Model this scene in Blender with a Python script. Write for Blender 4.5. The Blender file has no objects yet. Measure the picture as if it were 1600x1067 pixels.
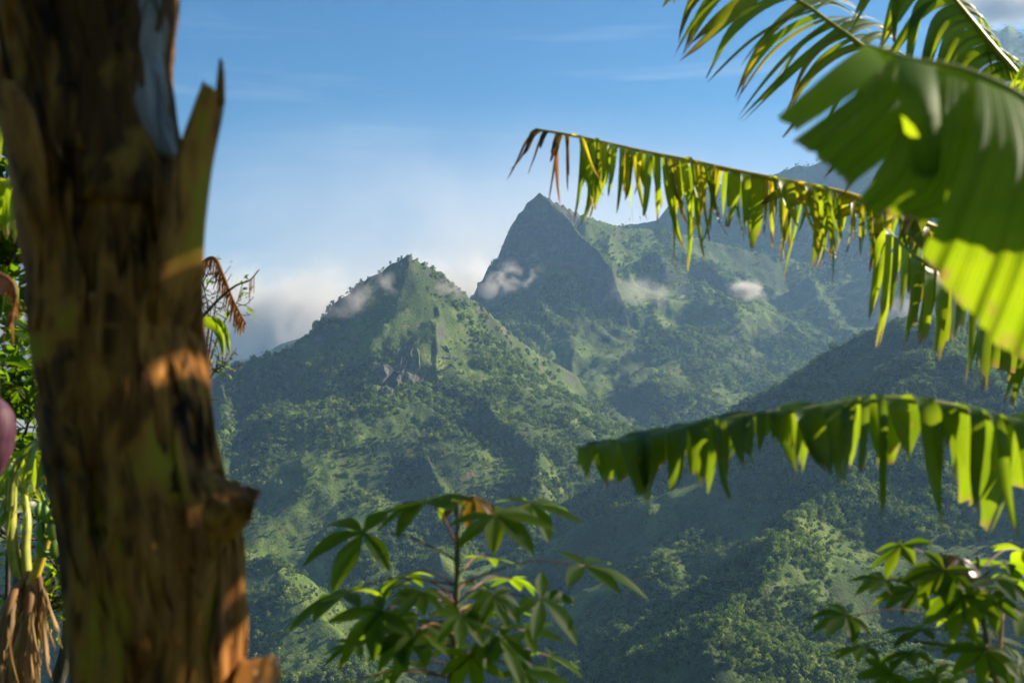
import bpy, bmesh, math, random
import numpy as np
from mathutils import Vector, Matrix

random.seed(7)
RNG = np.random.default_rng(11)
R = math.radians
scene = bpy.context.scene
COL = scene.collection

# ------------------------------------------------------------------ camera
CAM_Z = 1.6
LENS = 40.0
FPX = 1600 * LENS / 36.0                 # focal length in photograph pixels
PITCH = math.atan(66.5 / FPX)            # looking slightly up
cam_data = bpy.data.cameras.new('camera')
cam_data.lens = LENS
cam_data.sensor_width = 36.0
cam_data.clip_start = 0.05
cam_data.clip_end = 60000
cam_data.dof.use_dof = True
cam_data.dof.focus_distance = 400.0
cam_data.dof.aperture_fstop = 4.2
cam_data.dof.aperture_blades = 9
cam = bpy.data.objects.new('camera', cam_data)
cam.location = (0, 0, CAM_Z)
cam.rotation_euler = (math.pi / 2 + PITCH, 0, 0)
COL.objects.link(cam)
scene.camera = cam

# ------------------------------------------------------------------ sky, sun, exposure
SUN_AZ, SUN_EL = R(71), R(30)            # azimuth from +Y (view direction) towards +X
SUN_DIR = Vector((math.sin(SUN_AZ) * math.cos(SUN_EL), math.cos(SUN_AZ) * math.cos(SUN_EL), math.sin(SUN_EL)))
world = bpy.data.worlds.new('World')
scene.world = world
world.use_nodes = True
nt = world.node_tree
nt.nodes.clear()
wo = nt.nodes.new('ShaderNodeOutputWorld')
bg = nt.nodes.new('ShaderNodeBackground')
sky = nt.nodes.new('ShaderNodeTexSky')
sky.sky_type = 'NISHITA'
sky.sun_disc = False
sky.sun_elevation = SUN_EL
sky.sun_rotation = SUN_AZ
sky.altitude = 3000
sky.air_density = 1.0
sky.dust_density = 0.7
sky.ozone_density = 5.0
bg.inputs['Strength'].default_value = 0.051
# thin high cirrus streaks, laid on the sky itself by direction
tc = nt.nodes.new('ShaderNodeTexCoord')
mp = nt.nodes.new('ShaderNodeMapping')
mp.inputs['Scale'].default_value = (2.2, 2.2, 26.0)
mp.inputs['Rotation'].default_value = (R(3), R(4), R(20))
nz = nt.nodes.new('ShaderNodeTexNoise')
nz.inputs['Scale'].default_value = 1.3
nz.inputs['Detail'].default_value = 7
nz.inputs['Roughness'].default_value = 0.55
nz.inputs['Distortion'].default_value = 0.6
cr = nt.nodes.new('ShaderNodeMapRange')
cr.inputs['From Min'].default_value = 0.56
cr.inputs['From Max'].default_value = 0.85
cr.inputs['To Max'].default_value = 0.18
mx = nt.nodes.new('ShaderNodeMix')
mx.data_type = 'RGBA'
mx.inputs[7].default_value = (9.0, 9.4, 10.0, 1)
nt.links.new(tc.outputs['Generated'], mp.inputs['Vector'])
nt.links.new(mp.outputs['Vector'], nz.inputs['Vector'])
nt.links.new(nz.outputs['Fac'], cr.inputs['Value'])
nt.links.new(cr.outputs['Result'], mx.inputs[0])
hs = nt.nodes.new('ShaderNodeHueSaturation')
hs.inputs['Saturation'].default_value = 1.3
nt.links.new(sky.outputs['Color'], hs.inputs['Color'])
nt.links.new(hs.outputs['Color'], mx.inputs[6])
nt.links.new(mx.outputs[2], bg.inputs['Color'])
nt.links.new(bg.outputs['Background'], wo.inputs['Surface'])

sun_data = bpy.data.lights.new('sun', 'SUN')
sun_data.energy = 5.0
sun_data.angle = R(0.5)
sun_data.color = (1.0, 0.93, 0.80)
sun = bpy.data.objects.new('sun', sun_data)
sun.rotation_euler = (-SUN_DIR).to_track_quat('-Z', 'Y').to_euler()
sun.location = (30, 20, 40)
COL.objects.link(sun)

vs = scene.view_settings
vs.view_transform = 'Standard'
vs.look = 'None'
vs.exposure = 1.32
vs.gamma = 1.0
vs.use_curve_mapping = False
scene.cycles.use_denoising = True
scene.cycles.max_bounces = 8
scene.cycles.transparent_max_bounces = 12
scene.cycles.volume_bounces = 0
scene.cycles.sample_clamp_indirect = 6.0

# ------------------------------------------------------------------ helpers
CP, SP = math.cos(PITCH), math.sin(PITCH)
def P(px, py, d):
    """World point that stands d metres ahead of the lens, where the photograph shows pixel (px, py)."""
    x = (px - 800.0) / FPX * d
    v = (533.5 - py) / FPX * d
    return Vector((x, d * CP - v * SP, CAM_Z + d * SP + v * CP))

def tag(o, label=None, cat=None, group=None, kind=None):
    if label: o['label'] = label
    if cat: o['category'] = cat
    if group: o['group'] = group
    if kind: o['kind'] = kind
    return o

def empty(name, loc=(0, 0, 0)):
    o = bpy.data.objects.new(name, None)
    o.location = loc
    o.empty_display_size = 0.1
    COL.objects.link(o)
    return o

def link_mesh(name, verts, faces, mat, parent=None, smooth=True, attrs=None):
    """ONE mesh object from world-space vertices (kept in place under its parent)."""
    me = bpy.data.meshes.new(name)
    me.from_pydata([tuple(v) for v in verts], [], faces)
    if smooth:
        me.polygons.foreach_set('use_smooth', [True] * len(me.polygons))
    if attrs:
        for an, vals in attrs.items():
            a = me.attributes.new(an, 'FLOAT', 'POINT')
            a.data.foreach_set('value', np.asarray(vals, dtype=np.float32))
    if mat: me.materials.append(mat)
    me.update()
    o = bpy.data.objects.new(name, me)
    COL.objects.link(o)
    if parent is not None:
        o.parent = parent
        m = parent_world(parent)
        o.matrix_parent_inverse = m.inverted()
    return o

def parent_world(o):
    m = Matrix.Translation(o.location)
    p = o
    # parents here are only ever translated Empties or untransformed meshes
    if o.parent is not None:
        m = parent_world(o.parent) @ o.matrix_parent_inverse @ m
    return m

# ---- node helpers
def new_mat(name):
    m = bpy.data.materials.new(name)
    m.use_nodes = True
    m.node_tree.nodes.clear()
    return m, m.node_tree.nodes, m.node_tree.links

def noise_node(N, L, vec, scale, detail=5, rough=0.55, dist=0.0):
    n = N.new('ShaderNodeTexNoise')
    n.inputs['Scale'].default_value = scale
    n.inputs['Detail'].default_value = detail
    n.inputs['Roughness'].default_value = rough
    n.inputs['Distortion'].default_value = dist
    if vec is not None: L.new(vec, n.inputs['Vector'])
    return n.outputs['Fac']

def ramp(N, L, fac, stops, interp='LINEAR'):
    r = N.new('ShaderNodeValToRGB')
    r.color_ramp.interpolation = interp
    els = r.color_ramp.elements
    while len(els) < len(stops): els.new(0.5)
    for e, (p, c) in zip(els, stops):
        e.position = p
        e.color = (*c, 1) if len(c) == 3 else c
    L.new(fac, r.inputs['Fac'])
    return r.outputs['Color']

def mixc(N, L, fac, a, b, blend='MIX'):
    m = N.new('ShaderNodeMix')
    m.data_type = 'RGBA'
    m.blend_type = blend
    for s, i in ((fac, 0), (a, 6), (b, 7)):
        if hasattr(s, 'default_value') or isinstance(s, bpy.types.NodeSocket):
            L.new(s, m.inputs[i])
        elif i == 0:
            m.inputs[0].default_value = s
        else:
            m.inputs[i].default_value = (*s, 1)
    return m.outputs[2]

def mrange(N, L, v, a, b, c=0.0, d=1.0):
    m = N.new('ShaderNodeMapRange')
    for k, x in (('From Min', a), ('From Max', b), ('To Min', c), ('To Max', d)):
        m.inputs[k].default_value = x
    L.new(v, m.inputs['Value'])
    return m.outputs['Result']

def math_node(N, L, op, a, b=None):
    m = N.new('ShaderNodeMath')
    m.operation = op
    for i, s in enumerate((a, b)):
        if s is None: continue
        if isinstance(s, bpy.types.NodeSocket): L.new(s, m.inputs[i])
        else: m.inputs[i].default_value = s
    return m.outputs[0]

# ------------------------------------------------------------------ numpy value noise
_PERM = RNG.random((256, 256))
def vnoise(x, y):
    xi = np.floor(x).astype(np.int64); yi = np.floor(y).astype(np.int64)
    fx = x - xi; fy = y - yi
    fx = fx * fx * fx * (fx * (fx * 6 - 15) + 10); fy = fy * fy * fy * (fy * (fy * 6 - 15) + 10)
    a = _PERM[xi & 255, yi & 255]; b = _PERM[(xi + 1) & 255, yi & 255]
    c = _PERM[xi & 255, (yi + 1) & 255]; d = _PERM[(xi + 1) & 255, (yi + 1) & 255]
    return (a * (1 - fx) + b * fx) * (1 - fy) + (c * (1 - fx) + d * fx) * fy

def fbm(x, y, s, octv=4, gain=0.5):
    t = np.zeros_like(x); amp = 1.0; tot = 0.0
    for k in range(octv):
        t += amp * (vnoise(x * s + 17.3 * k, y * s + 5.1 * k) * 2 - 1)
        tot += amp; amp *= gain; s *= 2.03
    return t / tot

def ridged(x, y, s, octv=4, gain=0.5):
    t = np.zeros_like(x); amp = 1.0; tot = 0.0
    for k in range(octv):
        t += amp * (1 - np.abs(vnoise(x * s + 31.7 * k, y * s + 9.1 * k) * 2 - 1) * 1.6)
        tot += amp; amp *= gain; s *= 2.07
    return t / tot

# ------------------------------------------------------------------ terrain
# ridge lines: (mountain, steep slope, steep length, foot slope, [(pixel x, pixel y, distance), ...])
RIDGES = [
 ('near', 1.7, 80, .54, [(120,672,1320),(200,640,1350),(330,592,1400),(380,566,1430),(430,548,1455),(460,538,1470),(490,515,1480),(510,490,1490),(540,460,1500),(580,430,1500),(610,412,1500),(640,399,1500),(660,408,1510),(690,422,1520),(715,447,1530),(735,463,1540),(760,482,1550),(800,522,1570),(840,550,1600),(900,585,1650)]),
 ('near', (.9, 1.35), 70, .52, [(640,399,1500),(668,450,1450),(690,500,1400),(700,548,1350),(725,605,1270),(765,665,1190),(805,735,1110),(840,800,1030),(870,880,940)]),
 ('near', (.9, 1.4), 60, .5, [(462,540,1470),(474,572,1400),(482,612,1340),(500,655,1270),(520,720,1180),(560,800,1070),(600,880,970)]),
 ('near', (.9,1.5), 60, .5, [(335,594,1400),(345,640,1310),(365,700,1210),(395,765,1110),(430,840,1000)]),
 ('near', .9, 50, .55, [(700,548,1350),(650,600,1300),(630,650,1240),(650,720,1140),(690,800,1040),(720,900,920)]),
 ('peak', 2.7, 150, .5, [(650,560,2080),(690,520,2120),(735,462,2150),(745,445,2155),(762,416,2165),(785,392,2180),(792,365,2185),(805,340,2190),(825,316,2200),(845,300,2200),(865,312,2205),(885,322,2210),(910,334,2220)]),
 ('peak', 1.5, 110, .5, [(910,334,2220),(935,343,2230),(960,351,2250),(985,354,2265),(1010,356,2280),(1080,368,2300),(1160,388,2320),(1240,405,2340),(1310,440,2350),(1370,478,2350),(1430,525,2350)]),
 ('peak', (1.0, 2.6), 140, .5, [(845,300,2200),(890,336,2150),(930,372,2100),(955,405,2060),(975,450,2020),(985,500,1980),(997,550,1930),(1012,600,1860),(1020,650,1770),(1010,710,1650)]),
 ('peak', .65, 60, .5, [(1030,392,2220),(1047,424,2170),(1078,500,2030),(1095,570,1900),(1085,640,1760),(1050,700,1630),(1000,770,1480)]),
 ('peak', .65, 60, .5, [(1098,400,2250),(1114,434,2200),(1150,500,2080),(1178,560,1970),(1180,620,1830),(1150,680,1680)]),
 ('peak', .65, 60, .5, [(1250,434,2290),(1262,474,2220),(1275,530,2100),(1265,590,1950),(1240,650,1790)]),
 ('peak', .7, 60, .45, [(900,585,1650),(890,640,1560),(880,710,1430),(900,790,1280),(930,860,1130)]),
 ('far', 1.4, 350, .5, [(900,400,2706),(960,356,2788),(987,342,2788),(1031,333,2788),(1050,312,2788),(1072,296,2788),(1130,284,2829),(1209,273,2870),(1250,252,2870),(1285,252,2870),(1330,215,2870),(1400,150,2911),(1470,85,2952),(1530,44,2952),(1560,38,2952),(1600,44,2952),(1680,40,2952),(1800,90,2952),(2000,200,2870)]),
 ('back', .7, 200, .45, [(150,630,2800),(300,585,2800),(380,560,2800),(430,541,2800),(480,520,2800),(540,500,2800),(620,520,2800)]),
 ('cone', (.75,1.25), 110, .5, [(840,850,1180),(900,800,1160),(960,755,1140),(1040,705,1110),(1100,672,1090),(1150,645,1075),(1200,614,1060),(1250,578,1045),(1300,542,1030),(1350,518,1015),(1405,502,1000),(1460,503,1050),(1520,510,1100),(1600,515,1150),(1700,480,1250),(1850,420,1350)]),
 ('cone', .7, 70, .5, [(1405,502,1000),(1414,556,930),(1490,592,880),(1562,634,820),(1640,690,750),(1720,760,680)]),
 ('cone', (.6,1.1), 60, .5, [(1414,556,930),(1385,640,850),(1360,720,780),(1310,800,710),(1255,880,640),(1170,960,575),(1120,1050,520)]),
 ('valley', .65, 50, .45, [(900,855,900),(950,925,800),(1010,1020,690),(1060,1150,590)]),
 ('valley', .6, 50, .45, [(430,840,1000),(480,930,850),(560,1040,720)]),
]
CRESTS = (0, 5, 6, 12, 13, 14)
GROUPS = ['near', 'peak', 'far', 'back', 'cone', 'valley']
LINES = [(GROUPS.index(g), s0, L, s1, np.array([tuple(P(*p)) for p in pts])) for g, s0, L, s1, pts in RIDGES]

def near_slope(x, y):
    """the terraced hillside the camera stands on: level for a few steps, then falling away into the valley"""
    d = np.maximum(y - 5.0, 0)
    z = -0.55 * d - 0.10 * np.minimum(d, 12)
    up = np.maximum(-y - 1.0, 0)
    z = z + 0.35 * np.minimum(up, 400)
    return z

def height(x, y, want_group=False):
    x = np.asarray(x, float); y = np.asarray(y, float)
    r = np.hypot(x, y)
    w = np.clip((r - 120) / 500, 0, 1)
    n1, n2 = fbm(x, y, 1/60., 4), fbm(x + 500, y, 1/230., 3)
    n3, n4 = fbm(x - 300, y + 90, 1/60., 4), fbm(x + 50, y - 700, 1/230., 3)
    crest = (x + w * 5 * n1, y + w * 6 * n3)                       # skyline crests keep their place
    spur = (x + w * (14 * n1 + 48 * n2), y + w * (14 * n3 + 48 * n4))   # spurs wander
    wx, wy = spur
    best = np.full(x.shape, -1e9); grp = np.full(x.shape, 5); dmin = np.full(x.shape, 1e9); dcr = np.full(x.shape, 1e9)
    acc = np.zeros(x.shape); K = 5.0
    hs = []
    for li, (g, s0, L, s1, pts) in enumerate(LINES):
        wx, wy = crest if li in CRESTS or li == 7 else spur
        hl = np.full(x.shape, -1e9)
        for a, b in zip(pts[:-1], pts[1:]):
            ex, ey = b[0] - a[0], b[1] - a[1]
            t = np.clip(((wx - a[0]) * ex + (wy - a[1]) * ey) / (ex * ex + ey * ey), 0, 1)
            d = np.hypot(wx - a[0] - t * ex, wy - a[1] - t * ey)
            if isinstance(s0, tuple):                                                    # left, right of the line
                q = np.clip((ex * (wy - a[1]) - ey * (wx - a[0])) / math.hypot(ex, ey) / (d + 8.0), -1, 1)
                ss = s0[1] + (s0[0] - s0[1]) * (.5 + .5 * q)
            else:
                ss = s0
            z = a[2] + t * (b[2] - a[2]) - s1 * d - (ss - s1) * L * (1 - np.exp(-d / L))
            hl = np.maximum(hl, z)
            dmin = np.minimum(dmin, d)
            if li in CRESTS: dcr = np.minimum(dcr, d)
        m = hl > best
        grp[m] = g
        best = np.maximum(best, hl)
        hs.append(hl)
    base = -285 + 25 * fbm(x, y, 1/600., 3) + 190 * np.clip((r - 2600) / 2600, 0, 1)
    hs.append(base); grp[base > best] = 5; best = np.maximum(best, base)
    for h in hs: acc += np.exp(np.clip((h - best) / K, -40, 0))
    z = best + K * np.log(acc) * np.clip(dmin / 30, 0, 1)
    # gullies and ribs worn into the slopes, fading out on the crests
    k = np.clip((dcr - 8) / 75, 0, 1) * np.clip((r - 250) / 300, 0, 1)
    wx, wy = spur
    z = z + k * ((18 + 16 * np.clip((z + 90) / 180, 0, 1)) * (ridged(wx, wy, 1/210., 5, .5) - 0.5) + 14 * fbm(wx, wy, 1/60., 4))
    z = z + (0.25 + 0.75 * np.clip(dmin / 25, 0, 1)) * 2.2 * fbm(x, y, 1/11., 3)
    # blend into the hillside under the camera
    n = near_slope(x, y)
    near = n > z
    t = np.clip((r - 60) / 240, 0, 1)
    zz = np.maximum(z, n + t * 8 * fbm(x, y, 1/40., 3))
    small = r < 60
    zz = np.where(small, n + 0.03 * fbm(x, y, 1/1.5, 3) * np.clip(r / 8, 0, 1), zz)
    grp = np.where(near | small, 6, grp)
    return (zz, grp) if want_group else zz

def slope_at(x, y, e=4.0):
    h0 = height(x, y)
    return (height(x + e, y) - h0) / e, (height(x, y + e) - h0) / e

def terrain_material():
    m, N, L = new_mat('hillside_ground')
    out = N.new('ShaderNodeOutputMaterial')
    bs = N.new('ShaderNodeBsdfPrincipled')
    geo = N.new('ShaderNodeNewGeometry')
    pos = geo.outputs['Position']
    n1 = noise_node(N, L, pos, 0.009, 6, 0.6, 0.4)
    n2 = noise_node(N, L, pos, 0.05, 6, 0.65, 0.3)
    n3 = noise_node(N, L, pos, 0.35, 5, 0.7)
    grass = ramp(N, L, n2, [(.30, (.045, .080, .016)), (.46, (.090, .150, .026)), (.58, (.16, .22, .040)), (.74, (.24, .26, .075))])
    scrub = ramp(N, L, n3, [(.3, (.020, .036, .010)), (.55, (.050, .080, .020)), (.75, (.095, .120, .036))])
    n5 = noise_node(N, L, pos, 1.1, 4, .75)
    c = mixc(N, L, mrange(N, L, n1, .40, .60), scrub, grass)
    c = mixc(N, L, mrange(N, L, n5, .46, .60, 0, .75), c, (.022, .042, .010))
    soil = ramp(N, L, n3, [(.3, (.10, .075, .045)), (.7, (.19, .14, .085))])
    n4 = noise_node(N, L, pos, 0.022, 5, 0.6, 0.5)
    c = mixc(N, L, mrange(N, L, n4, .635, .68, 0, .8), c, soil)
    sx = N.new('ShaderNodeSeparateXYZ')
    L.new(geo.outputs['True Normal'], sx.inputs[0])
    rockn = noise_node(N, L, pos, 0.06, 8, 0.7, 0.8)
    rock = ramp(N, L, rockn, [(.28, (.030, .034, .026)), (.5, (.070, .070, .056)), (.72, (.17, .155, .135))])
    steep = math_node(N, L, 'ADD', sx.outputs['Z'], math_node(N, L, 'MULTIPLY', math_node(N, L, 'SUBTRACT', n2, 0.5), -0.7))
    c = mixc(N, L, mrange(N, L, steep, .52, .40), c, rock)
    L.new(c, bs.inputs['Base Color'])
    bs.inputs['Roughness'].default_value = 0.95
    bs.inputs['Specular IOR Level'].default_value = 0.15
    bump = N.new('ShaderNodeBump')
    bump.inputs['Strength'].default_value = 0.9
    bump.inputs['Distance'].default_value = 2.5
    L.new(n3, bump.inputs['Height'])
    L.new(bump.outputs['Normal'], bs.inputs['Normal'])
    L.new(bs.outputs[0], out.inputs['Surface'])
    return m
M_TERRAIN = terrain_material()

def build_terrain():
    th = np.concatenate([np.linspace(-180, -60, 40, endpoint=False), np.linspace(-60, -30, 60, endpoint=False),
                         np.linspace(-30, 31, 760, endpoint=False), np.linspace(31, 60, 110, endpoint=False), np.linspace(60, 180, 40)])
    th = np.radians(th)
    rr = np.concatenate([np.geomspace(0.4, 400, 70, endpoint=False), np.linspace(400, 2600, 430, endpoint=False), np.geomspace(2600, 4300, 60)])
    T, Rr = np.meshgrid(th, rr)
    x = (Rr * np.sin(T)).ravel(); y = (Rr * np.cos(T)).ravel()
    z, g = height(x, y, True)
    nr, nt_ = Rr.shape
    V = np.stack([x, y, z], 1)
    i, j = np.meshgrid(np.arange(nr - 1), np.arange(nt_ - 1), indexing='ij')
    a = (i * nt_ + j).ravel()
    F = np.stack([a, a + nt_, a + nt_ + 1, a + 1], 1)
    # smooth normals for the whole sheet, so that the pieces meet without a seam
    fn = np.cross(V[F[:, 2]] - V[F[:, 0]], V[F[:, 3]] - V[F[:, 1]])
    vn = np.zeros_like(V)
    for k in range(4): np.add.at(vn, F[:, k], fn)
    vn /= np.maximum(np.linalg.norm(vn, axis=1, keepdims=True), 1e-9)
    if vn[:, 2].mean() < 0:
        F = F[:, ::-1]; vn = -vn
    fg = g[F[:, 0]]
    specs = {0: ('mountain', 'lower green pointed mountain with a grey rock outcrop, left of centre'),
             1: ('mountain', 'tall steep pyramid peak with dark left face and sunlit green right slopes'),
             2: ('ridge', 'high blue far ridge behind the banana leaves at right'),
             3: ('ridge', 'faint low ridge in cloud behind the left shoulder of the lower mountain'),
             4: ('hill', 'nearer rounded hill with shaded left flank at right, behind the lower banana leaf'),
             5: ('valley', 'shaded wooded valley bottom beneath the mountains'),
             6: ('ground', 'hillside ground under the banana and cassava plants')}
    for k, (nm, lab) in specs.items():
        f = F[fg == k]
        if not len(f): continue
        u, inv = np.unique(f, return_inverse=True)
        f2 = inv.reshape(f.shape)
        me = bpy.data.meshes.new(nm)
        me.vertices.add(len(u)); me.vertices.foreach_set('co', V[u].astype(np.float32).ravel())
        me.loops.add(f2.size); me.loops.foreach_set('vertex_index', f2.astype(np.int32).ravel())
        me.polygons.add(len(f2)); me.polygons.foreach_set('loop_start', np.arange(0, f2.size, 4, dtype=np.int32))
        me.update(calc_edges=True)
        me.polygons.foreach_set('use_smooth', np.ones(len(f2), bool))
        me.normals_split_custom_set_from_vertices(vn[u].astype(np.float32))
        me.materials.append(M_TERRAIN)
        o = bpy.data.objects.new(nm, me)
        COL.objects.link(o)
        tag(o, lab, nm, kind='structure')
build_terrain()

# ------------------------------------------------------------------ trees of the slopes
def foliage_far_material(name, ca, cb, cc):
    m, N, L = new_mat(name)
    out = N.new('ShaderNodeOutputMaterial')
    oi = N.new('ShaderNodeObjectInfo')
    geo = N.new('ShaderNodeNewGeometry')
    n = noise_node(N, L, geo.outputs['Position'], 0.03, 4, 0.6)
    f = math_node(N, L, 'ADD', math_node(N, L, 'MULTIPLY', oi.outputs['Random'], .6), math_node(N, L, 'MULTIPLY', n, .5))
    c = ramp(N, L, f, [(.15, ca), (.5, cb), (.95, cc)])
    di = N.new('ShaderNodeBsdfDiffuse'); tr = N.new('ShaderNodeBsdfTranslucent')
    L.new(c, di.inputs['Color'])
    c2 = mixc(N, L, 1.0, c, (1.3, 1.5, .6), 'MULTIPLY')
    L.new(c2, tr.inputs['Color'])
    ms = N.new('ShaderNodeMixShader'); ms.inputs[0].default_value = 0.3
    L.new(di.outputs[0], ms.inputs[1]); L.new(tr.outputs[0], ms.inputs[2])
    L.new(ms.outputs[0], out.inputs['Surface'])
    return m
M_FAR = foliage_far_material('far_foliage', (.030, .064, .014), (.095, .150, .030), (.25, .29, .065))

def tree_mesh(name, seed, nleaf=150, wide=1.0):
    """a broad-leaved tree about one unit tall: short trunk, limbs and a clumped open crown of leaf-cluster faces"""
    rg = random.Random(seed)
    V, F = [], []
    def stick(a, b, ra, rb):
        i0 = len(V)
        for p, r_ in ((a, ra), (b, rb)):
            for k in range(4):
                V.append((p[0] + r_ * math.cos(k * 1.57), p[1] + r_ * math.sin(k * 1.57), p[2]))
        for k in range(4):
            F.append((i0 + k, i0 + (k + 1) % 4, i0 + 4 + (k + 1) % 4, i0 + 4 + k))
    stick((0, 0, -.25), (.02, .01, .42), .045, .03)
    clumps = []
    for k in range(7):
        a = rg.uniform(0, 6.28); q = rg.uniform(.05, .30) * wide; h = rg.uniform(.12, .62)
        c = (q * math.cos(a), q * math.sin(a), h)
        clumps.append((c, rg.uniform(.17, .27) * (1.15 - .4 * h)))
        stick((.01, .01, .10), c, .018, .006)
    for k in range(nleaf):
        c, rad = clumps[k % len(clumps)]
        d = Vector((rg.gauss(0, 1), rg.gauss(0, 1), rg.gauss(0, .8))).normalized()
        p = Vector(c) + d * rad * rg.uniform(.35, 1.05)
        nrm = (d + Vector((rg.uniform(-.6, .6), rg.uniform(-.6, .6), rg.uniform(-.1, .8)))).normalized()
        t = nrm.orthogonal().normalized(); t.rotate(Matrix.Rotation(rg.uniform(0, 6.28), 3, nrm))
        b = nrm.cross(t)
        s = rg.uniform(.045, .085)
        i0 = len(V)
        for u, v in ((-1, -.5), (.1, -.9), (1, .1), (-.2, .9)):
            V.append(tuple(p + t * u * s + b * v * s + nrm * rg.uniform(-.015, .015)))
        F.append((i0, i0 + 1, i0 + 2, i0 + 3))
    me = bpy.data.meshes.new(name)
    me.from_pydata(V, [], F)
    me.materials.append(M_FAR)
    me.update()
    return me

TREE_MESHES = [tree_mesh('slope_tree_%d' % k, 40 + k, 150, w) for k, w in enumerate((1.0, 1.2, .8, 1.3))]

def scatter_points(n, r0, r1, th0=-29.0, th1=30.0):
    th = np.radians(RNG.uniform(th0, th1, n))
    r = np.sqrt(RNG.uniform(r0 * r0, r1 * r1, n))
    return r * np.sin(th), r * np.cos(th)

def forest(name, n, r0, r1, size, label, dens_shift=0.0):
    x, y = scatter_points(n, r0, r1)
    z, g = height(x, y, True)
    gx, gy = slope_at(x, y)
    sl = np.hypot(gx, gy)
    f = fbm(x, y, 1/130., 3) + 0.8 * fbm(x + 900, y, 1/38., 3)
    p = np.clip(0.55 + dens_shift + 2.6 * f + np.where((g == 0) & (z > 40), .45, 0), 0.16, 1.0) * np.clip((1.75 - sl) / .6, 0.05, 1)
    keep = RNG.random(len(x)) < p
    x, y, z, f = x[keep], y[keep], z[keep], f[keep]
    # facing away from the lens and beyond the crest: nothing of it shows
    k = len(x)
    sc = size[0] + (size[1] - size[0]) * RNG.random(k) ** 2.6
    sc *= np.clip(1 + .9 * f, .45, 1.5)
    me = bpy.data.meshes.new(name)
    me.vertices.add(k)
    me.vertices.foreach_set('co', np.stack([x, y, z], 1).astype(np.float32).ravel())
    for an, vals in (('tree_scale', sc), ('tree_turn', RNG.uniform(0, 6.28, k))):
        a = me.attributes.new(an, 'FLOAT', 'POINT'); a.data.foreach_set('value', vals.astype(np.float32))
    a = me.attributes.new('tree_kind', 'INT', 'POINT'); a.data.foreach_set('value', RNG.integers(0, 4, k).astype(np.int32))
    o = bpy.data.objects.new(name, me)
    COL.objects.link(o)
    tag(o, label, 'forest', kind='stuff')
    ng = FOREST_NODES
    md = o.modifiers.new('trees', 'NODES'); md.node_group = ng
    return o

def forest_nodes():
    coll = bpy.data.collections.new('tree_kinds')          # prototypes, not part of the scene itself
    for me in TREE_MESHES:
        coll.objects.link(bpy.data.objects.new(me.name, me))
    ng = bpy.data.node_groups.new('forest', 'GeometryNodeTree')
    ng.interface.new_socket('Geometry', in_out='INPUT', socket_type='NodeSocketGeometry')
    ng.interface.new_socket('Geometry', in_out='OUTPUT', socket_type='NodeSocketGeometry')
    N, L = ng.nodes, ng.links
    gi = N.new('NodeGroupInput'); go = N.new('NodeGroupOutput')
    ci = N.new('GeometryNodeCollectionInfo'); ci.inputs['Collection'].default_value = coll
    ci.inputs['Separate Children'].default_value = True
    ip = N.new('GeometryNodeInstanceOnPoints'); ip.inputs['Pick Instance'].default_value = True
    def attr(nm, ty):
        a = N.new('GeometryNodeInputNamedAttribute'); a.data_type = ty; a.inputs['Name'].default_value = nm
        return a.outputs['Attribute']
    L.new(gi.outputs[0], ip.inputs['Points'])
    L.new(ci.outputs[0], ip.inputs['Instance'])
    L.new(attr('tree_kind', 'INT'), ip.inputs['Instance Index'])
    cx = N.new('ShaderNodeCombineXYZ'); L.new(attr('tree_turn', 'FLOAT'), cx.inputs['Z'])
    L.new(cx.outputs[0], ip.inputs['Rotation'])
    cs = N.new('ShaderNodeCombineXYZ')
    s = attr('tree_scale', 'FLOAT')
    for k in 'XYZ': L.new(s, cs.inputs[k])
    L.new(cs.outputs[0], ip.inputs['Scale'])
    L.new(ip.outputs[0], go.inputs[0])
    return ng
FOREST_NODES = forest_nodes()
forest('forest', 140000, 480, 1250, (1.5, 8.0), 'dense low woodland over the shaded near valley slopes')
forest('forest', 250000, 1250, 2600, (1.7, 9.5), 'scattered small trees and scrub covering the two green mountains')
forest('forest', 40000, 2600, 3600, (2.5, 7.5), 'tiny dark trees along the blue far ridge', .2)

# single trees that stand out against the sky on the crests
def crest_trees(line, i0, i1, n, label, group, size, seed):
    rg = random.Random(seed)
    pts = LINES[line][4][i0:i1 + 1]
    cum = [0]
    for a, b in zip(pts[:-1], pts[1:]): cum.append(cum[-1] + np.linalg.norm(b - a))
    for k in range(n):
        s = rg.uniform(0, cum[-1])
        j = max(q for q in range(len(cum) - 1) if cum[q] <= s)
        t = (s - cum[j]) / (cum[j + 1] - cum[j])
        p = pts[j] * (1 - t) + pts[j + 1] * t
        x, y = p[0] + rg.uniform(-7, 7), p[1] + rg.uniform(-12, 2)
        h = float(height(np.array([x]), np.array([y]))[0])
        o = bpy.data.objects.new('hillside_tree', TREE_MESHES[rg.randrange(3)])
        sc = rg.uniform(*size)
        o.location = (x, y, h - .12 * sc); o.scale = (sc, sc, sc * rg.uniform(.85, 1.15)); o.rotation_euler.z = rg.uniform(0, 6.28)
        COL.objects.link(o)
        tag(o, label, 'tree', group)
crest_trees(0, 9, 16, 34, 'small dark tree standing on the crest of the lower pointed mountain', 'trees on the crest of the lower mountain', (5, 9), 3)
crest_trees(5, 2, 12, 20, 'tiny tree standing on the skyline of the tall pyramid peak', 'trees on the skyline of the tall peak', (4, 7.5), 4)

crest_trees(6, 0, 6, 20, 'tiny tree standing on the green crest right of the tall peak', 'trees on the crest right of the tall peak', (3.2, 5.5), 5)

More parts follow.
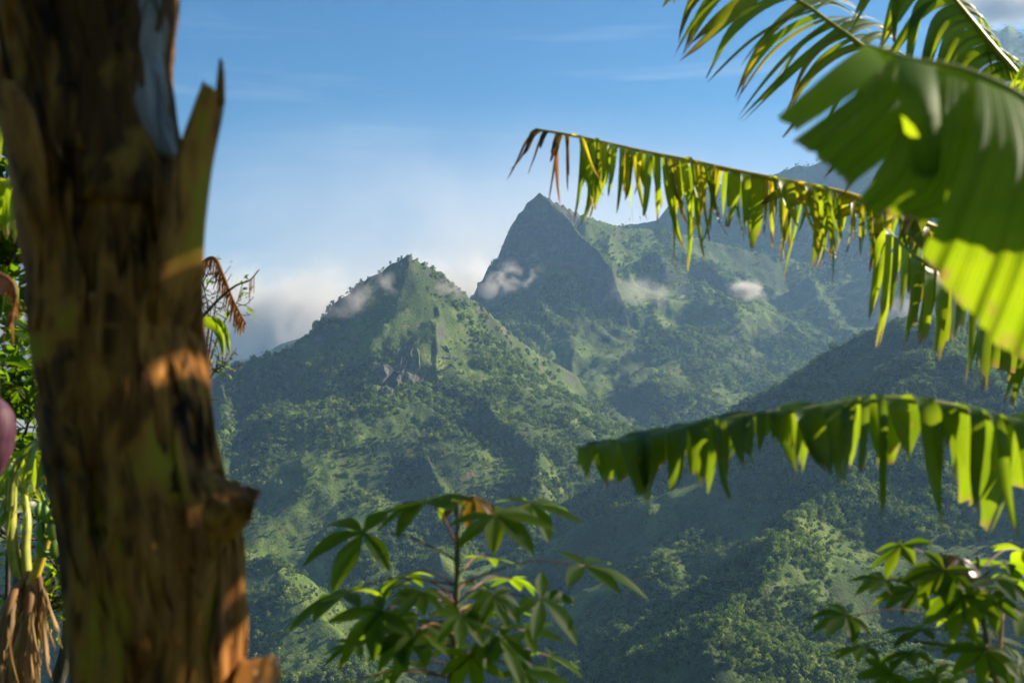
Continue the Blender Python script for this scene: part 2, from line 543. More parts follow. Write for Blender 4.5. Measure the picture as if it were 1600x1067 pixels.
# ------------------------------------------------------------------ crags on the lower mountain
def rock_material():
    m, N, L = new_mat('crag_rock')
    out = N.new('ShaderNodeOutputMaterial'); bs = N.new('ShaderNodeBsdfPrincipled')
    geo = N.new('ShaderNodeNewGeometry')
    n = noise_node(N, L, geo.outputs['Position'], .25, 8, .7, .6)
    n2 = noise_node(N, L, geo.outputs['Position'], .06, 4, .6, .6)
    c = ramp(N, L, n, [(.28, (.03, .03, .024)), (.5, (.095, .088, .074)), (.72, (.21, .19, .165))])
    c = mixc(N, L, mrange(N, L, n2, .48, .56), c, (.045, .07, .02))
    L.new(c, bs.inputs['Base Color']); bs.inputs['Roughness'].default_value = .9
    b = N.new('ShaderNodeBump'); b.inputs['Distance'].default_value = 1.0; b.inputs['Strength'].default_value = 1
    L.new(n, b.inputs['Height']); L.new(b.outputs[0], bs.inputs['Normal'])
    L.new(bs.outputs[0], out.inputs['Surface'])
    return m
M_ROCK = rock_material()

def crag(name, parent, loc, size, lean, seed):
    bm = bmesh.new()
    bmesh.ops.create_icosphere(bm, subdivisions=3, radius=1)
    rg = random.Random(seed)
    planes = [(Vector((rg.gauss(0, 1), rg.gauss(0, 1), rg.gauss(0, .7))).normalized(), rg.uniform(.34, .70)) for _ in range(14)]
    rot = Matrix.Rotation(lean, 3, 'Y') @ Matrix.Rotation(rg.uniform(-.4, .4), 3, 'Z')
    for v in bm.verts:
        for n, d in planes:
            e = v.co.dot(n) - d
            if e > 0: v.co -= n * e
        v.co += Vector((rg.gauss(0, .045), rg.gauss(0, .045), rg.gauss(0, .045)))
        v.co = rot @ Vector((v.co.x * size[0], v.co.y * size[1], v.co.z * size[2])) + Vector(loc)
    V = [tuple(v.co) for v in bm.verts]; F = [tuple(q.index for q in f.verts) for f in bm.faces]
    bm.free()
    return link_mesh(name, V, F, M_ROCK, parent, smooth=False)

def ground_hit(px, py, d0=500, d1=3000):
    # where the line of sight through that spot of the photograph meets the slope
    d = np.linspace(d0, d1, 5000)
    a = P(px, py, 1.0) - Vector((0, 0, CAM_Z))
    h = height(a.x * d, a.y * d)
    i = np.argmax(h > CAM_Z + a.z * d)
    return Vector((a.x * d[i], a.y * d[i], float(h[i])))

def outcrop(label, spots, seed):
    pts = [ground_hit(s[0], s[1]) for s in spots]
    root = empty('rock_outcrop', pts[0])
    tag(root, label, 'rock')
    for k, (s, p) in enumerate(zip(spots, pts)):
        w, h, lean = s[2:]
        crag('rock', root, p + Vector((0, w * .5, -h * .35)), (w * 1.5, w * 1.2, h * 1.5), lean, seed + k)
outcrop('large jagged grey rock outcrop in the middle of the lower mountain', [(588, 600, 14, 22, .5), (604, 586, 15, 28, .5), (622, 572, 14, 32, .4), (640, 580, 12, 26, .3), (652, 600, 10, 18, .25), (612, 604, 13, 20, .5), (632, 600, 12, 20, .3), (594, 620, 10, 14, .5), (660, 622, 9, 13, .2)], 10)
outcrop('small rock ledge high on the right side of the lower mountain', [(700, 560, 8, 16, -.6), (692, 545, 7, 14, -.5), (712, 578, 6, 10, -.6)], 30)
outcrop('bare rock rib below the notch between the two peaks', [(742, 525, 5, 12, -.6), (752, 538, 4, 10, -.6)], 50)

# ------------------------------------------------------------------ haze and clouds
def haze_box():
    x0, x1, y0, y1, z0, z1 = -4400, 4400, -4400, 4400, -420, 1040
    V = [(x, y, z) for z in (z0, z1) for y in (y0, y1) for x in (x0, x1)]
    F = [(0, 2, 3, 1), (4, 5, 7, 6), (0, 1, 5, 4), (2, 6, 7, 3), (0, 4, 6, 2), (1, 3, 7, 5)]
    m, N, L = new_mat('haze_air')
    out = N.new('ShaderNodeOutputMaterial')
    pv = N.new('ShaderNodeVolumePrincipled')
    pv.inputs['Color'].default_value = (.32, .59, 1.0, 1)
    pv.inputs['Absorption Color'].default_value = (1, 1, 1, 1)
    pv.inputs['Density'].default_value = 0.000115
    pv.inputs['Anisotropy'].default_value = 0.25
    L.new(pv.outputs[0], out.inputs['Volume'])
    o = link_mesh('haze', V, F, m, smooth=False)
    tag(o, 'thin blue haze filling the valley air', 'haze', kind='stuff')
haze_box()

def cloud_material(name, dens, scale, lo, hi, soft=.9, aniso=.25):
    m, N, L = new_mat(name)
    out = N.new('ShaderNodeOutputMaterial')
    pv = N.new('ShaderNodeVolumePrincipled')
    pv.inputs['Color'].default_value = (.97, .98, 1.0, 1)
    pv.inputs['Absorption Color'].default_value = (1, 1, 1, 1)
    pv.inputs['Anisotropy'].default_value = aniso
    tc_ = N.new('ShaderNodeTexCoord'); geo = N.new('ShaderNodeNewGeometry')
    ln = N.new('ShaderNodeVectorMath'); ln.operation = 'LENGTH'
    L.new(tc_.outputs['Object'], ln.inputs[0])
    fall = mrange(N, L, ln.outputs['Value'], 1.0, 1.0 - soft)
    n = noise_node(N, L, geo.outputs['Position'], scale, 6, .6, .45)
    # thins towards the rim, so that its outline breaks up
    v = math_node(N, L, 'ADD', n, math_node(N, L, 'MULTIPLY', math_node(N, L, 'SUBTRACT', fall, 1.0), .35))
    v = mrange(N, L, v, lo, hi)
    v = math_node(N, L, 'MULTIPLY', v, fall)
    v = math_node(N, L, 'MULTIPLY', v, dens)
    L.new(v, pv.inputs['Density'])
    L.new(pv.outputs[0], out.inputs['Volume'])
    return m

def cloud(name, label, px, py, d, wpx, hpx, mat, deep=.6, turn=0.0, group=None):
    bm = bmesh.new()
    bmesh.ops.create_icosphere(bm, subdivisions=3, radius=1)
    me = bpy.data.meshes.new(name); bm.to_mesh(me); bm.free()
    me.materials.append(mat)
    o = bpy.data.objects.new(name, me)
    o.location = P(px, py, d)
    w = wpx / FPX * d
    o.scale = (w, w * deep, hpx / FPX * d)
    o.rotation_euler = (0, turn, 0)
    COL.objects.link(o)
    tag(o, label, 'cloud', group)
M_WISP = cloud_material('mist', .085, .030, .38, .72)
M_WISP_THIN = cloud_material('thin_mist', .060, .026, .36, .72)
M_FAINT = cloud_material('faint_mist', .024, .022, .34, .75)
M_PUFF = cloud_material('puff', .14, .028, .28, .58)
M_BANK = cloud_material('cloud_bank', .016, .0030, .26, .50, .7)
M_VEIL = cloud_material('far_haze_cloud', .0009, .0004, .05, .5, 1.0)
cloud('mist_wisp', 'curling white wisp of mist against the dark left face of the tall peak', 790, 440, 2050, 100, 52, M_WISP, .5, -.6)
cloud('mist_wisp', 'thin veil of mist across the upper left flank of the lower mountain', 580, 452, 1390, 140, 46, M_WISP_THIN, .4, -.45)
cloud('mist_wisp', 'thin veil of mist on the right shoulder of the lower mountain', 708, 455, 1430, 62, 34, M_WISP_THIN, .5, .5)
cloud('mist_wisp', 'small bright puff of cloud on the sunlit right slope', 1165, 453, 1930, 46, 26, M_PUFF, .6)
cloud('mist_wisp', 'faint streak of mist below the crest right of the tall peak', 1005, 455, 1840, 120, 44, M_FAINT, .5)
cloud('mist_wisp', 'pale mist filling the gap behind the rounded hill at right', 1430, 478, 1500, 150, 60, M_FAINT, .5)
cloud('cloud', 'grey lilac cloud bank behind the left shoulder of the lower mountain', 430, 545, 5600, 300, 165, M_BANK, .8)
cloud('cloud', 'soft cloud low behind the notch between the two peaks', 690, 490, 5900, 190, 120, M_BANK, .8)
cloud('cloud', 'long low cloud showing behind the dead stem at the left edge', 60, 560, 5700, 300, 130, M_BANK, .7)
cloud('cloud', 'white cloud above the far ridge in the top right corner', 1590, 5, 6200, 125, 66, M_BANK, .8)
cloud('cloud', 'wide pale veil of distant cloud along the whole horizon', 800, 640, 12000, 1700, 480, M_VEIL, .35)

# ================================================================== foreground plants
DOWN = Vector((0, 0, -1)); UP = Vector((0, 0, 1)); RIGHT = Vector((1, 0, 0)); AHEAD = Vector((0, 1, 0))

def leaf_material(name, face, glow, dry=(.30, .19, .08), dry_at=(.86, 1.02), trans=.5, rough=.38, veins=60., dry_glow=(.45, .26, .08), spots=0.0, yellow=.25, vein_depth=.24, spec=.4):
    """a thin leaf: green face with a soft sheen, light shining through, veins along each strip, dried ends"""
    m, N, L = new_mat(name)
    out = N.new('ShaderNodeOutputMaterial')
    al = N.new('ShaderNodeAttribute'); al.attribute_name = 'along'
    ac = N.new('ShaderNodeAttribute'); ac.attribute_name = 'across'
    oi = N.new('ShaderNodeObjectInfo')
    geo = N.new('ShaderNodeNewGeometry')
    pos = geo.outputs['Position']
    n1 = noise_node(N, L, pos, 9, 4, .6)
    n2 = noise_node(N, L, pos, 38, 4, .65)
    tone = math_node(N, L, 'ADD', math_node(N, L, 'MULTIPLY', oi.outputs['Random'], .55), math_node(N, L, 'MULTIPLY', n1, .6))
    tone = mrange(N, L, tone, .3, .95, .68, 1.25)
    wv = math_node(N, L, 'MULTIPLY', ac.outputs['Fac'], veins)
    wv = math_node(N, L, 'SINE', wv)
    wv = math_node(N, L, 'MULTIPLY', wv, mrange(N, L, n1, .35, .65, .3, 1.0))
    wv = mrange(N, L, wv, -1, 1, 1 - vein_depth * .6, 1 + vein_depth * .4)
    tone = math_node(N, L, 'MULTIPLY', tone, wv)
    cb = N.new('ShaderNodeCombineXYZ')
    for k in 'XYZ': L.new(tone, cb.inputs[k])
    yl = mrange(N, L, math_node(N, L, 'ADD', n1, math_node(N, L, 'MULTIPLY', oi.outputs['Random'], .35)), .60, .95, 0, yellow)
    f = mixc(N, L, yl, face, (face[0] * 3.2, face[1] * 1.5, face[2] * 1.1))
    g = mixc(N, L, yl, glow, (min(1, glow[0] * 1.9), glow[1] * 1.15, glow[2]))
    f = mixc(N, L, 1.0, f, cb.outputs[0], 'MULTIPLY')
    g = mixc(N, L, 1.0, g, cb.outputs[0], 'MULTIPLY')
    d = math_node(N, L, 'ADD', al.outputs['Fac'], math_node(N, L, 'MULTIPLY', math_node(N, L, 'SUBTRACT', n2, .5), .5))
    d = mrange(N, L, d, dry_at[0], dry_at[1])
    if spots:
        sp = noise_node(N, L, pos, 55, 3, .5)
        d = math_node(N, L, 'MAXIMUM', d, mrange(N, L, sp, .66, .72, 0, spots))
    drc = ramp(N, L, n2, [(.3, tuple(.35 * q for q in dry)), (.5, dry), (.7, tuple(min(1, 1.7 * q) for q in dry))])
    f = mixc(N, L, d, f, drc)
    g = mixc(N, L, d, g, dry_glow)
    bs = N.new('ShaderNodeBsdfPrincipled')
    L.new(f, bs.inputs['Base Color'])
    bs.inputs['Roughness'].default_value = rough
    bs.inputs['Specular IOR Level'].default_value = spec
    bump = N.new('ShaderNodeBump'); bump.inputs['Strength'].default_value = .25; bump.inputs['Distance'].default_value = .002
    L.new(wv, bump.inputs['Height']); L.new(bump.outputs[0], bs.inputs['Normal'])
    tr = N.new('ShaderNodeBsdfTranslucent'); L.new(g, tr.inputs['Color'])
    ms = N.new('ShaderNodeMixShader'); ms.inputs[0].default_value = trans
    L.new(bs.outputs[0], ms.inputs[1]); L.new(tr.outputs[0], ms.inputs[2])
    L.new(ms.outputs[0], out.inputs['Surface'])
    return m

def bark_material(name, stops, scale=(14, 14, 2.2), rough=.75, bump=.006, spec=.3, patch=None):
    m, N, L = new_mat(name)
    out = N.new('ShaderNodeOutputMaterial'); bs = N.new('ShaderNodeBsdfPrincipled')
    geo = N.new('ShaderNodeNewGeometry')
    mp_ = N.new('ShaderNodeMapping'); mp_.inputs['Scale'].default_value = scale
    L.new(geo.outputs['Position'], mp_.inputs['Vector'])
    n = noise_node(N, L, mp_.outputs[0], 1.0, 7, .62, .8)
    c = ramp(N, L, n, stops)
    if patch:
        mp2 = N.new('ShaderNodeMapping'); mp2.inputs['Scale'].default_value = (9, 9, 5)
        L.new(geo.outputs['Position'], mp2.inputs['Vector'])
        n2 = noise_node(N, L, mp2.outputs[0], 1.0, 4, .55, .5)
        for a, b, col in patch:
            c = mixc(N, L, mrange(N, L, n2, a, b), c, col)
    if name.endswith('sheath') and 'grey' not in name: c = mixc(N, L, 1.0, c, (1.18, 1.12, 1.0), 'MULTIPLY')
    L.new(c, bs.inputs['Base Color'])
    bs.inputs['Roughness'].default_value = rough
    bs.inputs['Specular IOR Level'].default_value = spec
    b = N.new('ShaderNodeBump'); b.inputs['Distance'].default_value = bump; b.inputs['Strength'].default_value = .9
    L.new(n, b.inputs['Height']); L.new(b.outputs[0], bs.inputs['Normal'])
    L.new(bs.outputs[0], out.inputs['Surface'])
    return m

M_BANANA = leaf_material('banana_leaf', (.045, .095, .010), (.40, .56, .012), trans=.50, spots=.0)
M_BANANA_WORN = leaf_material('worn_banana_leaf', (.075, .105, .012), (.52, .56, .02), dry_at=(.72, .95), trans=.5, yellow=.6, dry=(.17, .085, .03), dry_glow=(.22, .11, .03))
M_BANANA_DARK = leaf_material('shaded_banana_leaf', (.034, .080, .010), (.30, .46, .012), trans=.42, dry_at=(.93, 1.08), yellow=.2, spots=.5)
M_BANANA_BIG = leaf_material('broad_banana_leaf', (.040, .095, .010), (.40, .60, .010), trans=.52, dry_at=(.955, 1.04), veins=260., yellow=.2, spots=.35, vein_depth=.4, rough=.6, spec=.2)
M_CASSAVA = leaf_material('cassava_leaf', (.014, .038, .006), (.27, .48, .008), trans=.52, veins=0., dry_at=(1.12, 1.3), rough=.55, yellow=.55, spots=.45, spec=.12)
M_CASSAVA_OLD = leaf_material('yellowing_cassava_leaf', (.060, .045, .010), (.20, .13, .015), trans=.35, veins=0., dry_at=(.8, 1.2), yellow=.6, dry=(.16, .07, .02))
M_DRY = leaf_material('dead_leaf', (.26, .14, .055), (.55, .24, .06), trans=.35, veins=70., rough=.7, dry_at=(.9, 1.2), yellow=0.0)
M_ORANGE = leaf_material('orange_dead_leaf', (.55, .38, .20), (.80, .52, .22), trans=.45, veins=40., rough=.7, dry_at=(1.2, 1.4), yellow=0.0)
M_TIP = leaf_material('withered_leaf_tip', (.085, .060, .015), (.20, .14, .02), dry_at=(.35, .8), trans=.35, dry=(.07, .032, .018), dry_glow=(.12, .05, .02), yellow=.5)
M_STRAW = leaf_material('straw_leaf', (.36, .23, .10), (.55, .32, .10), trans=.3, veins=70., rough=.75, dry_at=(1.1, 1.3), yellow=0.0)
M_RIB = bark_material('leaf_rib', [(.3, (.16, .20, .03)), (.55, (.34, .33, .05)), (.8, (.46, .38, .08))], (20, 20, 20), .45, .0008, .4)
M_RIB_YELLOW = bark_material('yellow_leaf_rib', [(.3, (.34, .22, .03)), (.55, (.55, .38, .04)), (.8, (.62, .46, .10))], (20, 20, 20), .45, .0008, .4)
M_PETIOLE = bark_material('red_petiole', [(.3, (.09, .045, .03)), (.6, (.17, .07, .045)), (.8, (.20, .10, .06))], (40, 40, 40), .5, .0004)
M_STALK = bark_material('cassava_stalk', [(.3, (.05, .06, .025)), (.6, (.11, .12, .05)), (.8, (.18, .17, .10))], (40, 40, 40), .6, .001)
M_SHEATH = bark_material('dead_banana_sheath', [(.30, (.022, .010, .004)), (.45, (.090, .038, .010)), (.58, (.17, .076, .020)), (.75, (.30, .155, .045))],
                         (48, 48, 4), .8, .0022, .12, [(.50, .56, (.25, .115, .024)), (.57, .63, (.23, .17, .014)), (.45, .39, (.012, .007, .004)), (.70, .74, (.022, .012, .006))])
M_SHEATH_TAN = bark_material('tan_banana_sheath', [(.30, (.070, .027, .006)), (.5, (.21, .088, .020)), (.72, (.34, .165, .042))], (50, 50, 4), .8, .0022, .12, [(.58, .66, (.05, .026, .010)), (.42, .36, (.018, .010, .005))])
M_SHEATH_DARK = bark_material('black_banana_sheath', [(.35, (.020, .010, .005)), (.6, (.075, .034, .011)), (.8, (.17, .085, .024))], (48, 48, 4), .8, .0022, .12, [(.48, .56, (.20, .10, .020))])
M_SHEATH_GREY = bark_material('grey_banana_sheath', [(.3, (.05, .045, .045)), (.55, (.17, .15, .15)), (.8, (.30, .27, .27))], (30, 30, 2.4), .5, .004, .4)
M_STEM_GREEN = bark_material('green_banana_stem', [(.3, (.05, .06, .015)), (.5, (.14, .17, .035)), (.75, (.24, .22, .06))], (30, 30, 3), .55, .004, .3, [(.55, .62, (.13, .075, .025)), (.42, .36, (.035, .028, .014))])
M_TRUNK = bark_material('tree_bark', [(.3, (.035, .028, .022)), (.55, (.10, .08, .06)), (.8, (.22, .19, .15))], (14, 14, 3), .85, .02)
M_TWIG = bark_material('twig_bark', [(.3, (.03, .02, .015)), (.6, (.075, .05, .035)), (.8, (.13, .09, .06))], (40, 40, 40), .8, .001)
M_BUD = bark_material('banana_bud', [(.3, (.030, .008, .018)), (.5, (.075, .022, .040)), (.75, (.15, .065, .080))], (60, 60, 9), .6, .002, .25)
M_FRUIT = bark_material('green_banana_skin', [(.3, (.10, .19, .02)), (.6, (.17, .28, .03)), (.8, (.25, .34, .05))], (25, 25, 25), .45, .0005, .4)

# ---- curve helpers
def smooth_path(pts, n):
    """Catmull-Rom through the points, n samples"""
    pts = [Vector(p) for p in pts]
    ext = [pts[0] * 2 - pts[1]] + pts + [pts[-1] * 2 - pts[-2]]
    out = []
    m = len(pts) - 1
    for k in range(n):
        s = k / (n - 1) * m
        i = min(int(s), m - 1); t = s - i
        p0, p1, p2, p3 = ext[i:i + 4]
        out.append(.5 * ((2 * p1) + (p2 - p0) * t + (2 * p0 - 5 * p1 + 4 * p2 - p3) * t * t + (3 * p1 - p0 - 3 * p2 + p3) * t ** 3))
    return out

def tube_geo(path, radii, seg=7, squash=1.0, V=None, F=None):
    V = [] if V is None else V; F = [] if F is None else F
    i0 = len(V); n = len(path)
    ref = None
    for k, p in enumerate(path):
        t = (path[min(k + 1, n - 1)] - path[max(k - 1, 0)]).normalized()
        if ref is None: ref = t.cross(UP if abs(t.z) < .9 else RIGHT).normalized()
        a = (ref - t * ref.dot(t)).normalized(); ref = a
        b = t.cross(a)
        for q in range(seg):
            an = q / seg * 6.28318
            V.append(p + (a * math.cos(an) + b * math.sin(an) * squash) * radii[k])
    for k in range(n - 1):
        for q in range(seg):
            F.append((i0 + k * seg + q, i0 + k * seg + (q + 1) % seg, i0 + (k + 1) * seg + (q + 1) % seg, i0 + (k + 1) * seg + q))
    F.append(tuple(i0 + q for q in range(seg))[::-1]); F.append(tuple(i0 + (n - 1) * seg + q for q in range(seg)))
    return V, F

def tube(name, pts, r0, r1, mat, parent=None, n=16, seg=7, squash=1.0):
    path = smooth_path(pts, n)
    V, F = tube_geo(path, [r0 + (r1 - r0) * k / (n - 1) for k in range(n)], seg, squash)
    return link_mesh(name, V, F, mat, parent)

def strip_mesh(name, parent, a, b, side, length, phi0, phi1, bend, mat, rg, taper=.35, twist=0.0, sway=Vector((0, 0, 0)), bow=.12, nl=11, nw=4, curl=0.0, split=0.0):
    """one torn strip of a banana blade: leaves the rib between a and b sideways, then hangs"""
    wv0 = b - a; c = (a + b) * .5
    side = side.normalized()
    V, F, al, ac = [], [], [], []
    pos = c.copy(); skew = rg.uniform(-.25, .25)
    m0 = rg.uniform(.75, 1); cut = [1.0 if rg.random() < .5 else rg.uniform(.62, .95) for _ in range(nw + 1)]
    if wv0.length < .03: cut = [1.0 - .25 * abs(j / nw - .5) for j in range(nw + 1)]
    spine = []
    wig, wigp = rg.uniform(0, .10), rg.uniform(0, 6)
    for i in range(nl + 1):
        u = i / nl
        s = min(1.0, u / bend); s = s * s * (3 - 2 * s)
        phi = phi0 + (phi1 - phi0) * s - curl * max(0, u - .7) * 3
        d = (side * math.cos(phi) + DOWN * math.sin(phi) + sway * u).normalized()
        if i: pos = pos + d * (length / nl)
        w = 1.0 - (1 - taper) * max(0, (u - .35) / .65) ** 1.5
        tw = twist * u * u + wig * math.sin(5 * u + wigp)
        nr = wv0.cross(d).normalized()
        wd = (wv0.normalized() * math.cos(tw) + nr * math.sin(tw)) * wv0.length
        spine.append((pos.copy(), wd, wd.cross(d).normalized(), w))
    for i in range(nl + 1):
        for j in range(nw + 1):
            u = i / nl * (1 - (1 - cut[j]) * (i / nl) ** .5)
            v = j / nw - .5
            q = min(nl - 1e-6, u * nl); k = int(q); f = q - k
            a0, a1 = spine[k], spine[min(k + 1, nl)]
            p_, wd, nr, w = a0[0].lerp(a1[0], f), a0[1].lerp(a1[1], f), a0[2].lerp(a1[2], f), a0[3] + (a1[3] - a0[3]) * f
            V.append(p_ + wd * (v * w + skew * u * u * .5) + nr * wv0.length * (bow * (1 - 4 * v * v) * math.sin(2.5 * u) + .05 * math.sin(9 * u + wigp * 3 + 4 * v) * u))
            al.append(i / nl); ac.append(j / nw)
    for i in range(nl):
        for j in range(nw):
            q = i * (nw + 1) + j
            F.append((q, q + 1, q + nw + 2, q + nw + 1))
    return link_mesh(name, V, F, mat, parent, True, {'along': al, 'across': ac})

def patch_mesh(name, parent, rows, mat, nu=14, nv=14, bulge=Vector((0, 0, 0)), rip=.004, seed=0):
    """a broad blade section: rows is a list of cross lines (each two or more world points), skinned smoothly"""
    rg = random.Random(seed)
    lines = [smooth_path(r, nv + 1) if len(r) > 2 else [r[0].lerp(r[1], k / nv) for k in range(nv + 1)] for r in rows]
    cols = [smooth_path([l[k] for l in lines], nu + 1) for k in range(nv + 1)]
    V, F, al, ac = [], [], [], []
    ph = rg.uniform(0, 6)
    for i in range(nu + 1):
        for j in range(nv + 1):
            u, v = i / nu, j / nv
            p = cols[j][i] + bulge * (math.sin(math.pi * v) * math.sin(math.pi * min(1, u * .9 + .05)))
            p = p + AHEAD * rip * ((math.sin(v * 21 + ph) + .7 * math.sin(v * 47 + 2 * ph)) * u + .10 * math.sin(v * 130 + u * 3))
            if i == nu: p = p + (cols[j][nu - 1] - cols[j][nu]) * rg.uniform(0, .35)
            V.append(p); al.append(u); ac.append(v)
    for i in range(nu):
        for j in range(nv):
            q = i * (nv + 1) + j
            F.append((q, q + 1, q + nv + 2, q + nv + 1))
    return link_mesh(name, V, F, mat, parent, True, {'along': al, 'across': ac})

def path_at(path, t):
    s = max(0, min(1, t)) * (len(path) - 1); i = min(int(s), len(path) - 2)
    return path[i].lerp(path[i + 1], s - i)

def banana_leaf(plant, rib_px, r_tip, r_base, strips, mat_rib, rg):
    """rib_px: (pixel x, pixel y, distance) from the tip to the base; strips made by the given function"""
    path = smooth_path([P(*q) for q in rib_px], 40)
    V, F = tube_geo(path, [r_tip + (r_base - r_tip) * (k / 39) ** 1.1 for k in range(40)], 7, .8)
    leaf = link_mesh('leaf', V, F, mat_rib, plant)
    strips(leaf, path, rg)
    return leaf

def ground_z(x, y):
    return float(height(np.array([x]), np.array([y]))[0])

# ---------------------------------------------------------------- banana plant at the right, farther one: three torn leaves and a hanging one
rg = random.Random(21)
crown = P(1760, 430, 4.7)
base = Vector((crown.x + .05, crown.y + .05, ground_z(crown.x + .05, crown.y + .05)))
plant = empty('banana_plant', base)
tag(plant, 'banana plant just beyond the right edge with long tattered arching leaves', 'banana plant')
tube('stem', [base - UP * .05, base.lerp(crown, .5) + RIGHT * .03, crown], .13, .03, M_STEM_GREEN, plant, 14, 14)

def strips_hanging(leaf, path, rg):
    for s in (-1, 1):
        t = 0.012
        while t < .985:
            wide = rg.random()
            w = rg.uniform(.006, .011) if wide < .62 else (rg.uniform(.012, .018) if wide < .9 else rg.uniform(.020, .030))
            if t < .09:
                w = rg.uniform(.006, .011)
                if rg.random() < .62: t += w * 2.0; continue
            if rg.random() < .10: t += rg.uniform(.006, .016); continue
            a, b = path_at(path, t), path_at(path, min(1, t + w))
            sw = .26 * math.sin(t * 31 + s) + .14 * math.sin(t * 83)          # neighbours swing alike
            L_ = (.18 + .165 * min(1, t / .12)) * rg.uniform(.55, 1.2) * (1 + .15 * math.sin(t * 27))
            yl = rg.random()
            strip_mesh('leaf_strip', leaf, a, b, AHEAD * s + RIGHT * (sw + rg.uniform(-.2, .2)) + UP * .1, L_, rg.uniform(-.5, .5), rg.uniform(1.25, 1.7), rg.uniform(.18, .55),
                       M_DRY if t < .06 else (M_BANANA_WORN if yl < .45 else M_BANANA), rg, rg.uniform(.04, .4) if wide < .8 else rg.uniform(.3, .7), rg.uniform(-2.2, 2.2), Vector((sw * .8 + rg.uniform(-.15, .15), rg.uniform(-.1, .1), 0)), rg.uniform(.05, .4), 11, 3 if wide < .8 else 5, rg.uniform(-.2, .8))
            t += w * rg.uniform(.85, 1.12)
    # the withered tip: a curled brown end and a few long dry shreds
    for t, L_, w, sx in ((.002, .16, .012, -.5), (.010, .30, .006, -.9), (.016, .26, .006, -.7), (.022, .12, .014, -.3), (.030, .24, .006, -.5), (.052, .16, .012, -.2), (.060, .38, .007, -.1), (.068, .22, .008, .1), (.074, .30, .007, 0)):
        for s in (-1, 1):
            if s > 0 and L_ > .2: continue
            strip_mesh('leaf_strip', leaf, path_at(path, t), path_at(path, t + w), RIGHT * sx - AHEAD * .5 * s, L_ * .85, rg.uniform(.1, .6), rg.uniform(1.0, 1.5), .5, M_TIP, rg, .25, rg.uniform(-2.5, 2.5), Vector((sx * .5, 0, 0)), .45, 12, 3, rg.uniform(-.5, 1.0))
    # a few strips lie forward along the rib, pale in the sun
    for t in (.52, .57, .62, .66):
        a, b = path_at(path, t), path_at(path, t + .035)
        strip_mesh('leaf_strip', leaf, a, b, RIGHT * -1 + UP * .05 - AHEAD * .25, .26, -.05, .55, .9, M_BANANA_WORN, rg, .3, .6, bow=.2)
banana_leaf(plant, [(836, 202, 4.45), (905, 214, 4.42), (1000, 236, 4.4), (1075, 251, 4.38), (1150, 268, 4.36), (1250, 288, 4.35), (1330, 306, 4.36), (1400, 332, 4.4), (1500, 372, 4.5), (1640, 420, 4.62), (1760, 440, 4.7)],
            .006, .026, strips_hanging, M_RIB_YELLOW, rg)

def strips_fan_left(leaf, path, rg):
    t = .02
    while t < .80:
        w = rg.choice((.009, .012, .018, .028)) * rg.uniform(.8, 1.2)
        a, b = path_at(path, t), path_at(path, t + w)
        f = min(1, t / .25 + .35)
        # lower left half: strips sweep down and to the left
        strip_mesh('leaf_strip', leaf, a, b, RIGHT * -1 + UP * rg.uniform(-.30, -.05) - AHEAD * rg.uniform(0, .35), .46 * f * rg.uniform(.7, 1.15), rg.uniform(.15, .45), rg.uniform(.55, 1.15), .9,
                   M_BANANA if rg.random() < .6 else M_BANANA_WORN, rg, rg.uniform(.05, .4), rg.uniform(-1.2, 1.2), Vector((rg.uniform(-.1, .25), 0, -rg.uniform(0, .3))), .25)
        if rg.random() < .85:
            strip_mesh('leaf_strip', leaf, a, b, RIGHT * .8 + UP * rg.uniform(.15, .5) + AHEAD * .5, .34 * f * rg.uniform(.75, 1.1), rg.uniform(-.3, .1), rg.uniform(.3, .9), .9,
                       M_BANANA, rg, rg.uniform(.08, .35), rg.uniform(-.6, .6), bow=.15)
        t += w * rg.uniform(.9, 1.5)
banana_leaf(plant, [(1070, -75, 4.2), (1150, -45, 4.15), (1245, 0, 4.1), (1300, 38, 4.1), (1350, 75, 4.1), (1430, 140, 4.2), (1540, 250, 4.4), (1680, 380, 4.6), (1760, 440, 4.7)],
            .004, .022, strips_fan_left, M_RIB, rg)

def strips_pleated(leaf, path, rg):
    t = .02
    while t < .80:
        w = rg.uniform(.034, .046)
        a, b = path_at(path, t), path_at(path, t + w)
        strip_mesh('leaf_strip', leaf, a, b, RIGHT * -1 + UP * rg.uniform(-.12, .05) - AHEAD * rg.uniform(.1, .4), .42 * rg.uniform(.85, 1.1), rg.uniform(-.05, .15), rg.uniform(.95, 1.35), .55,
                   M_BANANA, rg, rg.uniform(.15, .6), rg.uniform(-.9, .9), Vector((rg.uniform(-.2, .2), 0, -.1)), .32)
        if rg.random() < .9:
            strip_mesh('leaf_strip', leaf, a, b, RIGHT * .9 + UP * .1 + AHEAD * .4, .30 * rg.uniform(.8, 1.1), rg.uniform(-.1, .2), rg.uniform(.9, 1.3), .6,
                       M_BANANA, rg, rg.uniform(.2, .5), 0, bow=.2)
        t += w * rg.uniform(.85, 1.0)
banana_leaf(plant, [(1400, -120, 4.0), (1450, -50, 4.0), (1500, 10, 4.0), (1550, 72, 4.05), (1605, 140, 4.15), (1680, 270, 4.4), (1760, 440, 4.7)],
            .004, .022, strips_pleated, M_RIB, rg)

